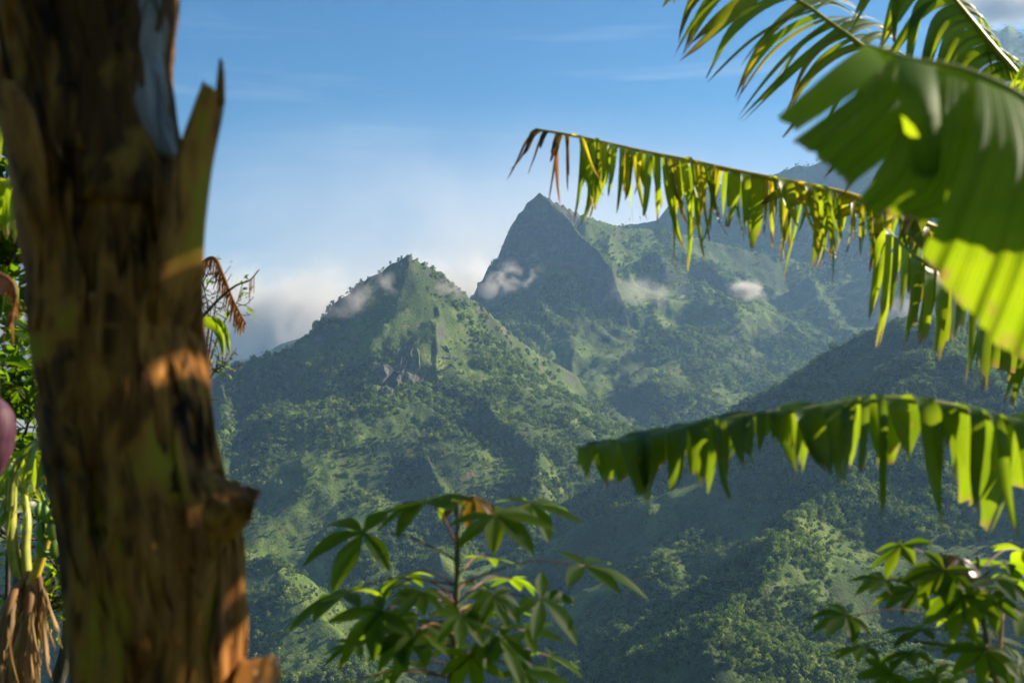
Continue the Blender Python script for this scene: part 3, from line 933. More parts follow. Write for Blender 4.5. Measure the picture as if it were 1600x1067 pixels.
def strips_curtain(leaf, path, rg):
    t = .02
    while t < .86:
        w = rg.uniform(.035, .06)
        a, b = path_at(path, t), path_at(path, t + w)
        for s in (-1, 1):
            if rg.random() < .1: continue
            strip_mesh('leaf_strip', leaf, a, b, AHEAD * s + RIGHT * -.35, .34 * rg.uniform(.75, 1.2), rg.uniform(.1, .5), rg.uniform(1.3, 1.55), .4,
                       M_BANANA, rg, rg.uniform(.4, .9), rg.uniform(-.8, .8), Vector((-.15, 0, 0)), .15)
        t += w * rg.uniform(1.0, 1.35)
banana_leaf(plant, [(1380, 352, 4.1), (1430, 400, 4.1), (1500, 440, 4.15), (1580, 480, 4.25), (1660, 500, 4.4), (1760, 440, 4.7)],
            .004, .022, strips_curtain, M_RIB, rg)

# ---------------------------------------------------------------- nearer banana plant at the right: the big blurred leaf and the low drooping leaf
rg = random.Random(5)
crown = P(1840, 560, 2.15)
base = Vector((crown.x + .04, crown.y + .03, ground_z(crown.x, crown.y)))
plant = empty('banana_plant', base)
tag(plant, 'banana plant at the right edge, broad bright leaf near the lens, low drooping leaf below', 'banana plant')
tube('stem', [base - UP * .05, base.lerp(crown, .5) - RIGHT * .01, crown], .085, .022, M_STEM_GREEN, plant, 14, 14)

def strips_low(leaf, path, rg):
    spec = [(.010, .030, .17), (.042, .034, .20), (.078, .040, .20), (.120, .040, .18), (.168, .034, .17), (.206, .030, .17), (.240, .034, .23), (.280, .034, .15),
            (.318, .034, .13), (.356, .034, .13), (.395, .046, .25), (.445, .040, .25), (.490, .042, .25), (.535, .048, .26), (.590, .050, .26), (.645, .034, .16), (.690, .052, .34), (.75, .05, .36), (.81, .05, .3)]
    spec = [(t, w, L_ * min(1, .45 + t * 6)) for t, w, L_ in spec]
    torn = []
    for t, w, L_ in spec:                                   # many of the pieces have split again
        if rg.random() < .6:
            f = rg.uniform(.35, .65)
            torn += [(t, w * f * .8, L_ * rg.uniform(.6, 1.2)), (t + w * f, w * (1 - f) * .85, L_ * rg.uniform(.6, 1.2))]
        else: torn.append((t, w, L_))
    for s in (1, -1):
        for t, w, L_ in (spec if s > 0 else torn):
            tt = t + (0 if s < 0 else rg.uniform(-.012, .012))
            k = 1.0 if s < 0 else 1.25
            a, b = path_at(path, tt - w * .08), path_at(path, tt + w * k * rg.uniform(1.0, 1.3))
            l = L_ * (rg.uniform(.75, 1.2) if s < 0 else rg.uniform(.7, 1.0))
            sw = .20 * math.sin(t * 37 + s)
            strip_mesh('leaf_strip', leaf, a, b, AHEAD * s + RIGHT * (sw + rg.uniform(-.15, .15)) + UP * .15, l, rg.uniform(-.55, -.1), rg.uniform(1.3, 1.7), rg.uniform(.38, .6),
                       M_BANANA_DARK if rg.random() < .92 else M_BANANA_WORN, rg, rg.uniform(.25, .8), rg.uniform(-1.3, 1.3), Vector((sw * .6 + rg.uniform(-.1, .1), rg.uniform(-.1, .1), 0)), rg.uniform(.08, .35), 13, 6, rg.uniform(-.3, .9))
banana_leaf(plant, [(898, 700, 2.62), (960, 690, 2.6), (1040, 673, 2.57), (1100, 660, 2.55), (1180, 648, 2.52), (1250, 641, 2.5), (1330, 629, 2.47), (1400, 624, 2.43), (1480, 634, 2.4), (1550, 652, 2.36), (1620, 662, 2.3), (1740, 640, 2.2), (1840, 580, 2.15)],
            .0025, .014, strips_low, M_RIB, rg)

def sections_big(leaf, path, rg):
    def row(*q): return [P(*k) for k in q]
    patch_mesh('blade_section', leaf, [row((1352, 70, 1.62), (1408, 92, 1.59)), row((1300, 108, 1.56), (1362, 128, 1.54)), row((1210, 187, 1.50), (1243, 206, 1.50))], M_BANANA_BIG, 12, 8, Vector((0, 0, .004)), .002, 1)
    patch_mesh('blade_section', leaf, [row((1398, 90, 1.58), (1432, 100, 1.57)), row((1345, 140, 1.53), (1445, 190, 1.52)), row((1236, 222, 1.47), (1290, 262, 1.475), (1322, 296, 1.48))], M_BANANA_BIG, 14, 50, Vector((0, -.01, .004)), .003, 2)
    patch_mesh('blade_section', leaf, [row((1404, 90, 1.57), (1462, 106, 1.55)), row((1405, 150, 1.48), (1468, 165, 1.47)), row((1418, 225, 1.46), (1470, 250, 1.45)), row((1432, 275, 1.46), (1462, 280, 1.45))], M_BANANA_BIG, 14, 8, Vector((0, -.02, 0)), .003, 3)
    patch_mesh('blade_section', leaf, [row((1440, 102, 1.57), (1530, 118, 1.55)), row((1410, 190, 1.50), (1530, 220, 1.46)), row((1370, 275, 1.48), (1510, 330, 1.45)), row((1335, 318, 1.49), (1375, 338, 1.48), (1450, 345, 1.46))], M_BANANA_BIG, 16, 60, Vector((0, -.02, 0)), .004, 4)
    patch_mesh('blade_section', leaf, [row((1526, 116, 1.55), (1585, 146, 1.53), (1650, 195, 1.5)), row((1520, 200, 1.43), (1610, 260, 1.40), (1720, 330, 1.38)), row((1480, 310, 1.39), (1590, 390, 1.36), (1720, 460, 1.34)), row((1438, 402, 1.39), (1510, 490, 1.37), (1588, 562, 1.36), (1720, 600, 1.34))], M_BANANA_BIG, 20, 80, Vector((0, -.015, 0)), .004, 5)
    # the far half of the blade, folded down behind the rib
    t = .02
    for w, l in ((.14, .11), (.13, .16), (.15, .13), (.16, .15), (.14, .12)):
        a, b = path_at(path, t), path_at(path, t + w)
        strip_mesh('leaf_strip', leaf, a, b, AHEAD + UP * .2, l, -.5, 1.45, .5, M_BANANA_BIG, rg, .85, .1, bow=.03, nw=8)
        t += w * 1.02
banana_leaf(plant, [(1350, 68, 1.63), (1420, 92, 1.58), (1500, 108, 1.56), (1585, 146, 1.53), (1660, 205, 1.52), (1750, 330, 1.65), (1840, 560, 2.1)],
            .003, .014, sections_big, M_RIB, rg)

# unseen leaves added above the frame to shade the dead stem and low leaf
def shade_leaf_strips(leaf, path, rg):
    t = .30
    while t < .97:
        w = rg.uniform(.035, .06)
        a, b = path_at(path, t), path_at(path, t + w)
        for s in (-1, 1):
            strip_mesh('leaf_strip', leaf, a, b, AHEAD * s + UP * .2, .31 * rg.uniform(.8, 1.15), rg.uniform(-.3, .1), rg.uniform(.9, 1.35), .8, M_BANANA, rg, rg.uniform(.6, .9), rg.uniform(-.4, .4), bow=.1)
        t += w * rg.uniform(.98, 1.15)
def added_shade_leaf(pts):
    path = smooth_path([Vector(q) for q in pts], 40)
    V, F = tube_geo(path, [.014 - .011 * k / 39 for k in range(40)], 7, .8)
    shade_leaf_strips(link_mesh('leaf', V, F, M_RIB, plant), path, rg)
c_ = crown
added_shade_leaf([c_, c_ + Vector((.25, .10, .60)), c_ + Vector((.35, .12, 1.15)), c_ + Vector((.05, .0, 1.50)), c_ + Vector((-.45, -.15, 1.55)), c_ + Vector((-1.0, -.28, 1.25))])
added_shade_leaf([c_, c_ + Vector((.30, .15, .70)), c_ + Vector((.75, .32, 1.25)), c_ + Vector((.95, .40, 1.36)), c_ + Vector((1.1, .46, 1.38))])
added_shade_leaf([c_, c_ + Vector((.20, .40, .40)), c_ + Vector((.30, .80, .80)), c_ + Vector((.35, 1.2, .95)), c_ + Vector((.40, 1.6, .85))])

# ---------------------------------------------------------------- cassava
def leaflet_geo(c, d, n, length, width, droop, rg):
    """pointed oval leaflet, folded a little along its middle"""
    s = d.cross(n).normalized()
    V, F, al, ac = [], [], [], []
    nl = 9
    fold = rg.uniform(.15, .45)
    side_curl = rg.uniform(-.25, .25)
    pos = c.copy()
    for i in range(nl + 1):
        u = i / nl
        dd = (d + DOWN * droop * u * 1.6 + s * side_curl * u).normalized()
        if i: pos = pos + dd * length / nl
        w = width * (math.sin(math.pi * min(1, u ** .85 * .97 + .03)) ** .8) * (.35 + .65 * min(1, u / .45)) + .0008
        nn = s.cross(dd).normalized()
        for j in (-1, -.5, 0, .5, 1):
            V.append(pos + s * j * w - nn * abs(j) * w * -fold); al.append(u); ac.append(j * .5 + .5)
    for i in range(nl):
        for j in range(4):
            q = i * 5 + j
            F.append((q, q + 1, q + 6, q + 5))
    return V, F, {'along': al, 'across': ac}

def cassava(label, stem_px, depth, hubs, seed):
    rg = random.Random(seed)
    top = [P(x, y, depth + dz) for x, y, dz in stem_px]
    foot = Vector((top[0].x - .02, top[0].y, ground_z(top[0].x, top[0].y)))
    root = empty('cassava_plant', foot)
    tag(root, label, 'cassava plant', 'cassava plants in front of the valley')
    path = [foot - UP * .03, foot.lerp(top[0], .55) + RIGHT * .015] + top
    st = smooth_path(path, 40)
    V, F = [], []
    rad = [(.012 - .0075 * k / 39) * (1 + .18 * (k % 4 == 0)) for k in range(40)]
    tube_geo(st, rad, 8, 1, V, F)
    link_mesh('stem', V, F, M_STALK, root)
    for hx, hy, ny, dd, ln, old in hubs:
        hub = P(hx, hy, depth + dd * 1.4)
        zt = P(700, ny, depth).z
        node = min(st, key=lambda q: abs(q.z - zt)).copy()
        o = (hub - node); o.z *= .3
        if o.length < .02: o = Vector((rg.uniform(-1, 1), rg.uniform(-1, 1), 0))
        o.normalize()
        mid = node.lerp(hub, .55) + UP * (.10 * (hub - node).length)
        leaf = tube('leaf', [node, mid, hub], .0028, .0016, M_PETIOLE, root, 10, 6)
        n = (UP + o * rg.uniform(.1, .55) + Vector((rg.uniform(-.25, .25), rg.uniform(-.75, .15), 0))).normalized()
        o = (o - n * o.dot(n)).normalized()
        L0 = ln / FPX * depth * .86
        nlf = rg.choice((5, 6, 7, 7))
        mat = M_CASSAVA_OLD if old else M_CASSAVA
        for k in range(nlf):
            an = -2.15 + 4.3 * k / (nlf - 1) + rg.uniform(-.1, .1)
            d = (o * math.cos(an) + n.cross(o) * math.sin(an)).normalized()
            f = (.60 + .40 * math.cos(an * .62)) * rg.uniform(.88, 1.08)
            V, F, at = leaflet_geo(hub, d, n, L0 * f, L0 * f * rg.uniform(.15, .195), rg.uniform(.0, .6) + (.7 if old else 0), rg)
            link_mesh('leaflet', V, F, mat, leaf, True, at)
    return root

cassava('tall cassava plant with reddish leaf stalks in the lower middle', [(704, 1120, .02), (710, 1000, .01), (714, 900, 0), (715, 830, 0), (714, 772, 0)], 2.9,
        [(567, 833, 872, -.05, 132, 0), (668, 782, 855, -.10, 118, 0), (738, 776, 815, .05, 100, 1), (700, 778, 815, .10, 92, 0), (775, 806, 850, -.12, 115, 0), (828, 788, 850, .03, 110, 0), (913, 884, 918, .0, 130, 0), (541, 926, 915, .04, 132, 0),
         (630, 900, 918, .14, 92, 0), (596, 955, 950, -.12, 105, 0), (795, 955, 955, .12, 95, 0), (845, 935, 955, -.10, 95, 0), (800, 905, 940, .2, 75, 0), (650, 985, 985, -.14, 95, 0), (556, 1008, 1005, .05, 80, 0), (745, 915, 925, .18, 60, 0),
         (680, 935, 950, .2, 62, 0), (778, 995, 1000, -.08, 90, 0), (640, 1035, 1035, .02, 90, 0), (536, 1072, 1060, -.05, 90, 0), (860, 1025, 1020, .1, 85, 0), (700, 1010, 1000, .16, 70, 0), (765, 872, 900, .16, 66, 0), (610, 920, 935, .2, 70, 0), (820, 985, 990, .02, 80, 0), (720, 960, 975, -.18, 70, 0), (655, 925, 940, -.1, 70, 0), (745, 950, 960, .1, 64, 0), (770, 930, 945, -.15, 66, 0), (690, 985, 995, .12, 70, 0), (585, 985, 985, .1, 78, 0), (625, 1000, 1000, -.15, 78, 0), (735, 1025, 1020, -.1, 74, 0), (820, 1050, 1045, -.1, 84, 0), (600, 1060, 1060, .1, 84, 0)], 8)
cassava('leafy cassava plant partly cut off at the lower right edge', [(1575, 1130, .0), (1552, 1050, 0), (1538, 975, 0), (1530, 920, 0), (1528, 868, 0)], 2.9,
        [(1408, 852, 940, -.06, 78, 0), (1432, 920, 955, .05, 88, 0), (1322, 962, 1000, -.04, 84, 0), (1442, 984, 1010, .05, 80, 0), (1500, 872, 905, -.05, 88, 1), (1380, 905, 965, .1, 76, 0), (1475, 890, 930, -.1, 84, 0), (1555, 905, 925, -.1, 84, 0), (1425, 1020, 1030, .02, 80, 0), (1540, 1015, 1020, -.1, 84, 0), (1350, 1010, 1035, .06, 70, 0), (1590, 905, 925, .14, 84, 0), (1505, 930, 945, -.14, 84, 0), (1572, 880, 905, .02, 92, 0), (1580, 925, 935, .08, 78, 0), (1475, 930, 950, .12, 80, 0),
         (1560, 1000, 1000, .10, 88, 0), (1490, 1012, 1015, .12, 70, 0), (1392, 1052, 1060, -.04, 74, 0), (1462, 1058, 1060, .0, 74, 0), (1592, 1040, 1040, -.06, 90, 0), (1520, 1052, 1050, .12, 80, 0), (1604, 955, 965, -.08, 90, 0), (1545, 935, 945, -.12, 70, 0), (1500, 965, 975, .15, 76, 0), (1598, 860, 890, .1, 90, 0)], 15)
stick = tube('dry_stick', [Vector((P(1540, 1150, 2.86).x, P(1540, 1150, 2.86).y, ground_z(1.2, 2.8) - .03)), P(1556, 1150, 2.84), P(1562, 1025, 2.83), P(1566, 955, 2.83)], .0052, .0045, bark_material('pale_stick', [(.3, (.30, .17, .11)), (.7, (.50, .30, .21))], (30, 30, 30), .6, .0004), None, 10, 7)
tag(stick, 'thin pinkish dry stick leaning inside the right cassava plant', 'stick')

# ---------------------------------------------------------------- the old banana stem close to the lens at left
rg = random.Random(3)
D0 = 1.55
EDGE = [(-260, 90, 165), (-120, 115, 160), (0, 128, 152), (100, 135, 132), (200, 148, 132), (300, 168, 140), (400, 176, 136), (500, 180, 138), (600, 190, 138), (700, 203, 134), (800, 228, 140), (850, 236, 141), (950, 242, 138), (1067, 247, 130), (1250, 258, 128), (1700, 280, 150), (2370, 300, 175)]
def trunk_at(py):
    ys = [e[0] for e in EDGE]
    return float(np.interp(py, ys, [e[1] for e in EDGE])), float(np.interp(py, ys, [e[2] for e in EDGE]))
def trunk_pt(py, ang, off=0.0):
    """point on the stem: ang 0 faces the lens, +pi/2 faces right; off in metres outwards"""
    cx, hw = trunk_at(py)
    c = P(cx, py, D0 + .13)
    r_ = hw / FPX * D0 + off
    return c + Vector((math.sin(ang) * r_, -math.cos(ang) * r_ * .95, 0))
def snoise(a, b):
    return float(fbm(np.array([a]), np.array([b]), 1.0, 3)[0])

foot = trunk_pt(2370, 0); foot.y += .1; foot.z = ground_z(foot.x, foot.y)
stem = empty('dead_banana_plant', foot)
tag(stem, 'thick dead banana stem with peeling brown sheaths, close to the lens at left', 'banana plant')
V, F = [], []
ys = list(np.linspace(-260, 1200, 90)) + list(np.linspace(1240, 2372, 20))
NA = 48
for y in ys:
    for k in range(NA):
        a = k / NA * 6.28318
        V.append(trunk_pt(y, a, -.010 + .008 * snoise(a * 2.2 + 3, y / 160.) + .0015 * snoise(a * 9, y / 90.)))
for i in range(len(ys) - 1):
    for k in range(NA):
        F.append((i * NA + k, (i + 1) * NA + k, (i + 1) * NA + (k + 1) % NA, i * NA + (k + 1) % NA))
link_mesh('core', V, F, M_SHEATH, stem)

def sheath(a0, a1, y_top, y_bot, mat, lift=.006, flare=.0, ragged=60, lean=0.0, narrow=.35, seed=0, name='sheath'):
    """an old leaf base wrapped round part of the stem: narrows upwards, ragged top edge, loose edges"""
    r2 = random.Random(seed)
    V, F, al, ac = [], [], [], []
    nu, nv = 26, 14
    jag = [r2.uniform(0, ragged * 1.6) for _ in range(nv + 1)]
    sh = r2.uniform(0, 50)
    for layer in (0, 1):
        for i in range(nu + 1):
            u = i / nu                                 # 0 bottom, 1 top
            for j in range(nv + 1):
                v = j / nv * 2 - 1
                mid, half = (a0 + a1) / 2 + lean * u, (a1 - a0) / 2 * (1 - narrow * u ** 1.5)
                y = y_bot + (y_top + jag[j] - y_bot) * u
                edge = abs(v) ** 3
                off = lift * .7 + .004 * edge * (.5 + u) + flare * u ** 3 + .007 * snoise(v * 2.2 + sh, u * 4.0 + sh) + .0012 * snoise(v * 7 + sh, u * 12 + sh) - layer * .0035
                V.append(trunk_pt(y, mid + v * half + .22 * snoise(u * 5 + sh, v * .7) + .03 * snoise(u * 14 + sh, v * 2), off))
    n1 = (nu + 1) * (nv + 1)
    for i in range(nu):
        for j in range(nv):
            q = i * (nv + 1) + j
            F.append((q, q + 1, q + nv + 2, q + nv + 1))
            F.append((n1 + q, n1 + q + nv + 1, n1 + q + nv + 2, n1 + q + 1))
    rim = [j for j in range(nv + 1)] + [i * (nv + 1) + nv for i in range(1, nu + 1)] + [nu * (nv + 1) + j for j in range(nv - 1, -1, -1)] + [i * (nv + 1) for i in range(nu - 1, 0, -1)]
    for a, b in zip(rim, rim[1:] + rim[:1]): F.append((b, a, n1 + a, n1 + b))
    return link_mesh(name, V, F, mat, stem)
sheath(-.9, .25, 120, 720, M_SHEATH, .004, .004, 80, -.2, .4, 1)
sheath(-.15, 1.0, 330, 1000, M_SHEATH, .006, .0, 90, .1, .3, 2)
sheath(.5, 1.75, 250, 760, M_SHEATH_TAN, .004, .004, 60, .1, .45, 3)
sheath(-1.7, -.55, 90, 520, M_SHEATH_TAN, .008, .012, 70, .2, .4, 4)
sheath(-1.2, -.2, 560, 1250, M_SHEATH_DARK, .005, .0, 60, .1, .3, 5)
sheath(.0, .95, -200, 330, M_SHEATH_DARK, .005, .0, 70, .0, .3, 6)
sheath(.85, 1.35, -260, 260, M_SHEATH_GREY, .010, .0, 50, -.1, .3, 7)
sheath(1.25, 2.1, -260, 250, M_SHEATH_DARK, .006, .004, 50, -.1, .3, 17)
sheath(-.8, .1, -240, 260, M_SHEATH, .007, .0, 60, .1, .3, 8)
sheath(-.3, .8, 690, 1300, M_SHEATH_TAN, .006, .0, 100, .15, .5, 9)
sheath(.7, 1.9, 600, 1280, M_SHEATH, .007, .002, 70, -.1, .4, 10)
sheath(.95, 1.9, 800, 1400, M_SHEATH_TAN, .012, .0, 60, -.1, .4, 11)
sheath(-1.9, -.8, -260, 210, M_SHEATH_DARK, .004, .0, 60, .1, .3, 12)
sheath(-.9, -.1, 800, 1420, M_SHEATH, .010, .0, 80, .1, .4, 13)
sheath(2.2, 4.2, 100, 1400, M_SHEATH, .004, .0, 60, .1, .2, 14)

def flap(name, rows, mat, seed, th=.004, bulge=Vector((0, 0, 0)), nu=14, nv=8, jag=.01, crumple=.0):
    """a loose thick piece of sheath: skinned rows with a real thickness and a torn end"""
    r2 = random.Random(seed)
    lines = [smooth_path(r, nv + 1) if len(r) > 2 else [r[0].lerp(r[1], k / nv) for k in range(nv + 1)] for r in rows]
    cols = [smooth_path([l[k] for l in lines], nu + 1) for k in range(nv + 1)]
    tear = [r2.uniform(0, jag) for _ in range(nv + 1)]
    V, F = [], []
    for layer in (0, 1):
        for i in range(nu + 1):
            for j in range(nv + 1):
                u, v = i / nu, j / nv
                p = cols[j][i] + bulge * math.sin(math.pi * v) + AHEAD * (layer * th + .003 * math.sin(9 * v + 5 * u + seed))
                if i == nu: p = p + (cols[j][nu - 2] - cols[j][nu]).normalized() * tear[j]
                if crumple: p = p + Vector((snoise(7 * u + seed, 6 * v), 1.6 * snoise(6 * v + 3, 7 * u + seed), snoise(9 * u, 5 * v + seed))) * crumple
                V.append(p)
    n1 = (nu + 1) * (nv + 1)
    for i in range(nu):
        for j in range(nv):
            q = i * (nv + 1) + j
            F.append((q, q + 1, q + nv + 2, q + nv + 1))
            F.append((n1 + q, n1 + q + nv + 1, n1 + q + nv + 2, n1 + q + 1))
    rim = [j for j in range(nv + 1)] + [i * (nv + 1) + nv for i in range(1, nu + 1)] + [nu * (nv + 1) + j for j in range(nv - 1, -1, -1)] + [i * (nv + 1) for i in range(nu - 1, 0, -1)]
    for a, b in zip(rim, rim[1:] + rim[:1]): F.append((b, a, n1 + a, n1 + b))
    return link_mesh(name, V, F, mat, stem)
def rw(*q): return [P(*k) for k in q]
o = flap('torn_sheath', [rw((225, 600, 1.64), (318, 590, 1.70)), rw((232, 500, 1.58), (318, 470, 1.65)), rw((240, 400, 1.56), (319, 370, 1.62)), rw((268, 270, 1.58), (330, 265, 1.63)), rw((298, 180, 1.59), (344, 190, 1.63)), rw((318, 125, 1.6), (351, 150, 1.63))], M_SHEATH, 1, .005, Vector((0, -.01, 0)), 18, 8, .004)
o['label'] = 'pointed torn sheath sticking up from the stem against the sky'
flap('torn_sheath', [rw((334, 165, 1.62), (351, 165, 1.62)), rw((339, 128, 1.62), (350, 128, 1.62)), rw((342, 90, 1.62), (347, 92, 1.62))], M_SHEATH, 2, .004, Vector((0, 0, 0)), 8, 4, .002)
o = flap('dry_flap', [rw((312, 728, 1.58), (318, 800, 1.55), (330, 880, 1.58)), rw((346, 742, 1.60), (352, 790, 1.55), (356, 850, 1.59)), rw((378, 758, 1.60), (380, 786, 1.56), (380, 826, 1.58)), rw((408, 766, 1.59), (400, 785, 1.57), (396, 812, 1.58))], M_SHEATH, 4, .003, Vector((0, 0, 0)), 16, 12, .022, .006)
o['label'] = 'crumpled brown flap jutting from the right side of the stem'
o = flap('dry_flap', [rw((355, 1120, 1.66), (366, 1038, 1.68)), rw((392, 1115, 1.63), (394, 1029, 1.65)), rw((420, 1105, 1.60), (424, 1024, 1.62)), rw((446, 1085, 1.60), (442, 1030, 1.61))], M_ORANGE, 5, .002, Vector((0, -.01, 0)), 14, 10, .016, .007)
o['label'] = 'orange sunlit curl of dead leaf at the foot of the picture'
flap('dry_flap', [rw((334, 735, 1.63), (338, 760, 1.63)), rw((346, 728, 1.63), (350, 748, 1.63)), rw((350, 738, 1.63), (357, 750, 1.63))], M_SHEATH_TAN, 6, .003, Vector((0, 0, 0)), 6, 4, .004)
flap('dry_flap', [rw((20, 330, 1.58), (80, 360, 1.53)), rw((8, 240, 1.56), (70, 250, 1.50)), rw((-10, 160, 1.55), (48, 170, 1.50)), rw((-20, 120, 1.55), (20, 125, 1.52))], M_SHEATH_TAN, 7, .004, Vector((0, -.01, 0)), 14, 8, .012)

# ---------------------------------------------------------------- behind the stem at left: banana plant with dead leaves, bunch and bud
rg = random.Random(31)
crown = P(40, 900, 4.6)
base = Vector((crown.x - .05, crown.y, ground_z(crown.x - .05, crown.y)))
plant = empty('banana_plant', base)
tag(plant, 'banana plant at the far left behind the stem, yellow green stalks over hanging dead leaves', 'banana plant')
tube('stem', [base - UP * .05, base.lerp(crown, .5), crown], .12, .05, M_STEM_GREEN, plant, 14, 14)
def petiole_leaf(pts, r0, r1, strips=None, mat=M_RIB):
    path = smooth_path([P(*q) for q in pts], 30)
    V, F = tube_geo(path, [r0 + (r1 - r0) * k / 29 for k in range(30)], 8, .8)
    lf = link_mesh('leaf', V, F, mat, plant)
    if strips: strips(lf, path, rg)
def blade_green(t0, t1, length, updown):
    def f(lf, path, rg):
        t = t0
        while t < t1:
            w = rg.uniform(.03, .05)
            a, b = path_at(path, t), path_at(path, t + w)
            for s in (-1, 1):
                strip_mesh('leaf_strip', lf, a, b, AHEAD * s * .8 + RIGHT * rg.uniform(-.5, .5) + UP * .2, length * rg.uniform(.7, 1.1), rg.uniform(-.3, .3), updown * rg.uniform(.8, 1.15), .6, M_BANANA, rg, rg.uniform(.3, .8), rg.uniform(-.6, .6))
            t += w * rg.uniform(1, 1.2)
    return f
petiole_leaf([(40, 930, 4.6), (22, 870, 4.6), (18, 790, 4.6), (30, 720, 4.6), (80, 690, 4.5), (150, 700, 4.4)], .034, .012, blade_green(.52, .98, .30, 1.2))
petiole_leaf([(45, 930, 4.6), (40, 860, 4.6), (42, 800, 4.65), (20, 730, 4.8), (-60, 690, 4.9)], .028, .010, blade_green(.5, .98, .32, 1.2))
petiole_leaf([(40, 940, 4.5), (58, 890, 4.45), (85, 810, 4.4), (130, 720, 4.4), (190, 660, 4.4)], .026, .010, blade_green(.6, .98, .28, 1.3), M_RIB_YELLOW)
def dead(lf, path, rg, mat=None, ln=.26):
    mat = mat or M_STRAW
    t = .05
    while t < .97:
        w = rg.uniform(.03, .11)
        a, b = path_at(path, t), path_at(path, t + w)
        for s in (-1, 1):
            strip_mesh('dead_strip', lf, a, b, RIGHT * s * .6 - AHEAD * rg.uniform(.2, .6), ln * rg.uniform(.6, 1.2), .6, rg.uniform(1.3, 1.7), .4, mat, rg, rg.uniform(.15, .9), rg.uniform(-.9, .9), Vector((rg.uniform(-.5, .5), rg.uniform(-.3, .1), 0)), rg.uniform(-.3, .3))
        t += w * rg.uniform(.7, 1.0)
petiole_leaf([(40, 905, 4.55), (20, 930, 4.4), (5, 990, 4.35), (-5, 1080, 4.3), (-8, 1160, 4.3)], .02, .008, dead, M_DRY)
petiole_leaf([(45, 900, 4.55), (48, 930, 4.42), (38, 990, 4.38), (30, 1080, 4.35), (24, 1160, 4.35)], .02, .008, dead, M_DRY)
petiole_leaf([(45, 895, 4.55), (62, 905, 4.45), (60, 960, 4.42), (52, 1030, 4.4), (48, 1110, 4.4)], .014, .006, dead, M_DRY)
# bunch of green bananas at the right of the stalks
bunch = empty('banana_bunch', P(84, 800, 4.3))
tag(bunch, 'small bunch of green bananas hanging behind the dead stem', 'bananas')
tube('bunch_stalk', [P(70, 760, 4.45), P(84, 790, 4.32), P(90, 880, 4.3)], .012, .010, M_STEM_GREEN, bunch, 10, 7)
for hnd, (py, nb) in enumerate(((805, 7), (832, 7), (858, 6))):
    for k in range(nb):
        an = k / nb * 6.28 + hnd * .4
        c = P(87, py, 4.31)
        o_ = Vector((math.cos(an), math.sin(an), 0))
        path = smooth_path([c + o_ * .012, c + o_ * .05 - UP * .015, c + o_ * .062 + UP * .02, c + o_ * .055 + UP * .055], 9)
        V, F = tube_geo(path, [.006, .010, .014, .016, .0165, .016, .014, .009, .004], 6)
        link_mesh('banana', V, F, M_FRUIT, bunch)
# purple bud on its dark stalk, nearer
bud = empty('banana_flower', P(2, 755, 2.6))
tag(bud, 'purple banana flower bud hanging at the left edge', 'banana flower')
tube('flower_stalk', [P(-50, 330, 2.75), P(-24, 420, 2.62), P(-12, 520, 2.6), P(-9, 628, 2.6)], .014, .011, M_TWIG, bud, 14, 8)
def bud_bract(turn, grow, top, bot):
    V, F = [], []
    prof = [(0, .012), (.08, .030), (.2, .044), (.38, .051), (.55, .049), (.72, .040), (.86, .026), (.95, .012), (1, .002)]
    n = 13
    for u, r_ in prof:
        for k in range(n):
            an = turn + (k / (n - 1) - .5) * 3.4
            c = P(-9, top + (bot - top) * u, 2.6)
            V.append(c + Vector((math.sin(an), -math.cos(an), 0)) * (r_ * .88 + grow * (.4 + .6 * u if u < .9 else .2)))
    for i in range(len(prof) - 1):
        for k in range(n - 1):
            F.append((i * n + k, i * n + k + 1, (i + 1) * n + k + 1, (i + 1) * n + k))
    link_mesh('bract', V, F, M_BUD, bud)
for k, (tn, gr, tp, bt) in enumerate(((0, 0, 626, 752), (2.1, .001, 624, 748), (4.2, .0015, 625, 750), (.9, .004, 622, 735), (3.3, .004, 622, 738))): bud_bract(tn, gr, tp, bt)

# ---------------------------------------------------------------- small tree and shrubs behind the stem
def leaf_quad_mesh(name, pts_dirs, mat, parent, size, rg):
    """a crown of small pointed leaves, each four faces folded along its middle"""
    V, F, al, ac = [], [], [], []
    for p, d in pts_dirs:
        d = d.normalized()
        n = (UP + Vector((rg.uniform(-.9, .9), rg.uniform(-.9, .9), rg.uniform(-.4, .6)))).normalized()
        s = d.cross(n)
        if s.length < .05: continue
        s.normalize(); l = size * rg.uniform(.6, 1.25); w = l * rg.uniform(.14, .24)
        i0 = len(V)
        for u, q in ((0, 0), (.45, -1), (.5, 0), (.45, 1), (1, 0)):
            V.append(p + d * l * u + s * w * q + DOWN * l * .25 * u * u + (n * w * .3 if q else Vector((0, 0, 0)))); al.append(u); ac.append(q * .5 + .5)
        F += [(i0, i0 + 2, i0 + 1), (i0, i0 + 3, i0 + 2), (i0 + 1, i0 + 2, i0 + 4), (i0 + 2, i0 + 3, i0 + 4)]
    return link_mesh(name, V, F, mat, parent, True, {'along': al, 'across': ac})

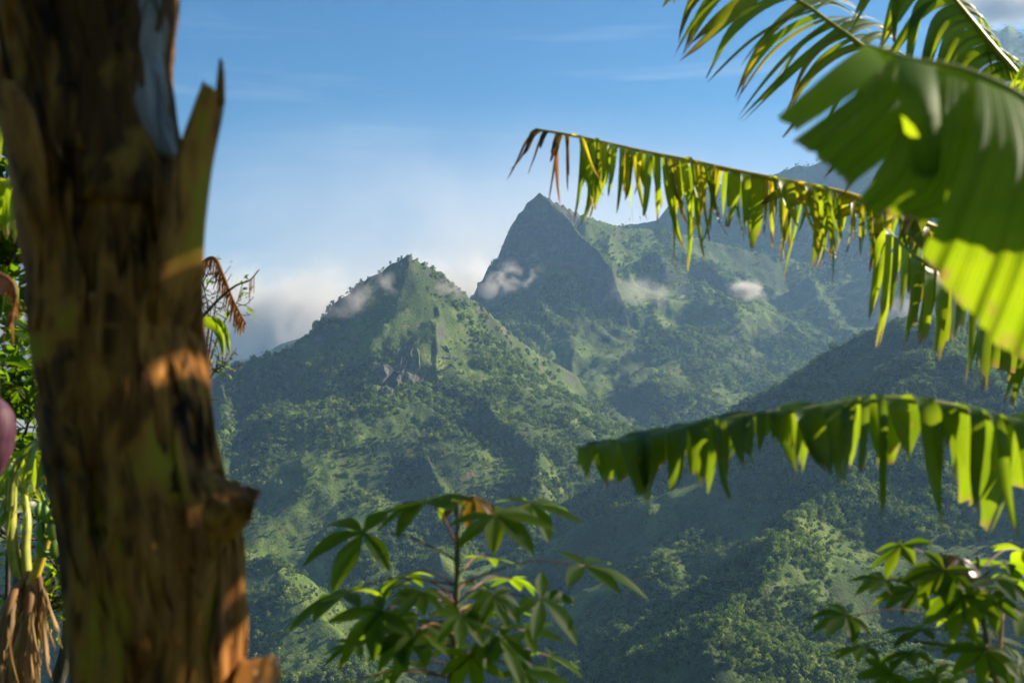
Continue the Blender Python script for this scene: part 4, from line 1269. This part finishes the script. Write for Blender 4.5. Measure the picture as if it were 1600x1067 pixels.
def twiggy(name, label, cat, limbs, r0, mat_leaf, leaf_size, nleaf, seed, depth_base, group=None, twigs=5, reach=.22):
    """limbs: lists of pixel points from the foot up; twigs and leaves grow along them"""
    rg = random.Random(seed)
    first = P(*limbs[0][0])
    foot = Vector((first.x, first.y, ground_z(first.x, first.y)))
    root = empty(name, foot)
    tag(root, label, cat, group)
    spots = []
    for k, lb in enumerate(limbs):
        pts = [P(*q) for q in lb]
        if k == 0: pts = [foot - UP * .05] + pts
        o = tube('trunk' if k == 0 else 'limb', pts, r0 * (1 if k == 0 else .75), r0 * .18, M_TRUNK if r0 > .03 else M_TWIG, root, 20, 7)
        path = smooth_path(pts, 20)
        TV, TF = [], []
        for t in range(twigs):
            u = rg.uniform(.35, 1.0)
            p = path_at(path, u)
            d = Vector((rg.uniform(-1, 1), rg.uniform(-1, 1), rg.uniform(-.1, 1))).normalized()
            q = p + d * reach * rg.uniform(.4, 1.1); q2 = p.lerp(q, .5) + Vector((0, 0, rg.uniform(-.03, .05)))
            pp = smooth_path([p, q2, q], 6)
            tube_geo(pp, [r0 * .16 * (1 - .12 * z) + .0012 for z in range(6)], 5, 1, TV, TF)
            spots += [(path_at(pp, rg.uniform(.3, 1)), d + Vector((rg.uniform(-.8, .8), rg.uniform(-.8, .8), rg.uniform(-.5, .6)))) for _ in range(6)]
        tw = link_mesh('twigs', TV, TF, M_TWIG, o); tw['kind'] = 'stuff'
    if nleaf:
        pd = [(lambda s: (s[0] + Vector((rg.gauss(0, .03), rg.gauss(0, .03), rg.gauss(0, .03))) * (reach / .22), s[1]))(rg.choice(spots)) for _ in range(nleaf)]
        lf = leaf_quad_mesh('crown', pd, mat_leaf, root, leaf_size, rg); lf['kind'] = 'stuff'
    return root
twiggy('tree', 'small tree with two dark curved trunks seen low at the left edge', 'tree',
       [[(25, 1120, 8.0), (42, 1040, 8.0), (54, 960, 8.0), (46, 900, 8.0), (20, 850, 8.0), (-20, 800, 8.1)],
        [(70, 1120, 7.9), (98, 1040, 7.9), (108, 980, 7.9), (104, 900, 7.9), (86, 860, 7.9), (60, 790, 8.0), (40, 700, 8.1)],
        [(54, 950, 8.0), (62, 965, 7.9), (76, 950, 7.8), (88, 938, 7.8)]], .075, M_CASSAVA, .10, 900, 4, 8.0, None, 16, .42)
twiggy('shrub', 'thin leafy shrub between the left edge and the dead stem', 'shrub',
       [[(12, 900, 6.2), (18, 760, 6.2), (24, 640, 6.2), (28, 540, 6.2), (30, 470, 6.2)], [(18, 740, 6.2), (44, 660, 6.1), (56, 590, 6.1)], [(18, 780, 6.2), (0, 690, 6.3), (-10, 560, 6.3)], [(18, 820, 6.2), (50, 770, 6.1), (80, 720, 6.1)], [(14, 840, 6.2), (10, 760, 6.0), (40, 700, 5.9)]], .016, M_CASSAVA, .14, 900, 9, 6.2, None, 16, .26)
twiggy('shrub', 'bare twiggy shrub showing past the right side of the dead stem', 'shrub',
       [[(300, 800, 6.0), (312, 680, 6.0), (322, 590, 6.0), (330, 530, 6.0), (338, 470, 6.0), (346, 430, 6.0)], [(320, 600, 6.0), (338, 578, 5.95), (352, 570, 5.9)], [(312, 660, 6.0), (330, 560, 6.1), (352, 500, 6.1), (372, 470, 6.1)], [(322, 560, 6.0), (326, 500, 6.1), (318, 440, 6.1)]], .010, M_CASSAVA, .05, 90, 12, 6.0, None, 18, .13)

# dried drooping banana leaf on a bent stalk, right of the dead stem
rg = random.Random(77)
b0 = P(240, 640, 5.6)
base = Vector((b0.x, b0.y, ground_z(b0.x, b0.y)))
plant = empty('banana_plant', base)
tag(plant, 'withered banana plant behind the dead stem, its folded brown leaf showing at right', 'banana plant')
tube('stem', [base - UP * .05, base.lerp(b0, .5), b0], .09, .022, M_STEM_GREEN, plant, 14, 12)
def dead_fold(lf, path, rg):
    t = .30
    while t < .985:
        w = rg.uniform(.012, .022)
        a, b = path_at(path, t), path_at(path, t + w)
        for s in (-1, 1):
            strip_mesh('dead_strip', lf, a, b, RIGHT * -.55 + AHEAD * s * .7 - UP * .4, .10 * rg.uniform(.5, 1.2), .3, rg.uniform(1.2, 1.7), .5, M_DRY, rg, rg.uniform(.15, .5), rg.uniform(-2.5, 2.5), Vector((-.1, 0, 0)), .5, 7, 3)
        t += w * rg.uniform(1.0, 1.5)
petiole_leaf([(240, 640, 5.6), (280, 500, 5.6), (312, 420, 5.6), (334, 403, 5.58), (348, 428, 5.56), (364, 468, 5.55), (384, 506, 5.54)], .016, .004, dead_fold, M_DRY)
def few_dead(lf, path, rg):
    for t in (.80, .83, .88):
        a, b = path_at(path, t), path_at(path, t + .02)
        strip_mesh('dead_strip', lf, a, b, -AHEAD, .11 * rg.uniform(.6, 1.2), 1.0, 1.55, .3, M_DRY, rg, .3, 1.5, bow=.4)
petiole_leaf([(240, 640, 5.6), (285, 540, 5.55), (330, 480, 5.5), (366, 448, 5.48), (390, 438, 5.46), (405, 421, 5.45)], .012, .003, few_dead, M_TWIG)
def green_hang(lf, path, rg):
    for t in (.62, .74):
        a, b = path_at(path, t), path_at(path, t + .12)
        strip_mesh('leaf_strip', lf, a, b, RIGHT + UP * .1, .30, -.1, 1.45, .8, M_BANANA, rg, .25, .8, bow=.25)
petiole_leaf([(240, 640, 5.6), (275, 560, 5.6), (300, 505, 5.55), (318, 490, 5.5)], .012, .005, green_hang, M_RIB)

# broad banana leaves hanging at the left edge, above the bud
b0 = P(-120, 420, 3.4)
base = Vector((b0.x, b0.y, ground_z(b0.x, b0.y)))
plant = empty('banana_plant', base)
tag(plant, 'banana plant outside the left edge, dark green blades hanging beside the dead stem', 'banana plant')
tube('stem', [base - UP * .05, base.lerp(b0, .5), b0], .11, .03, M_STEM_GREEN, plant, 14, 12)
petiole_leaf([(-120, 420, 3.4), (-90, 260, 3.4), (-30, 160, 3.35), (40, 140, 3.3), (110, 170, 3.25)], .022, .008, blade_green(.35, .97, .34, 1.45))
petiole_leaf([(-120, 420, 3.4), (-80, 340, 3.5), (-20, 290, 3.5), (50, 290, 3.5), (110, 320, 3.5)], .022, .008, blade_green(.3, .97, .26, 1.4))
petiole_leaf([(-120, 430, 3.4), (-70, 418, 3.3), (-10, 425, 3.25), (24, 450, 3.2), (14, 510, 3.2)], .012, .005, lambda a, b, c: dead(a, b, c, M_DRY, .07), M_DRY)

twiggy('shrub', 'dense dark green bush filling the upper left edge beside the dead stem', 'shrub',
       [[(-60, 900, 5.2), (-50, 700, 5.2), (-30, 520, 5.2), (-10, 400, 5.2), (10, 280, 5.2), (16, 180, 5.2)], [(-20, 460, 5.2), (20, 400, 5.1), (44, 340, 5.1)], [(-10, 380, 5.2), (24, 300, 5.2), (50, 240, 5.2)], [(-30, 520, 5.2), (6, 440, 5.2), (30, 410, 5.2)]],
       .018, M_CASSAVA, .20, 520, 19, 5.2, None, 18, .20)
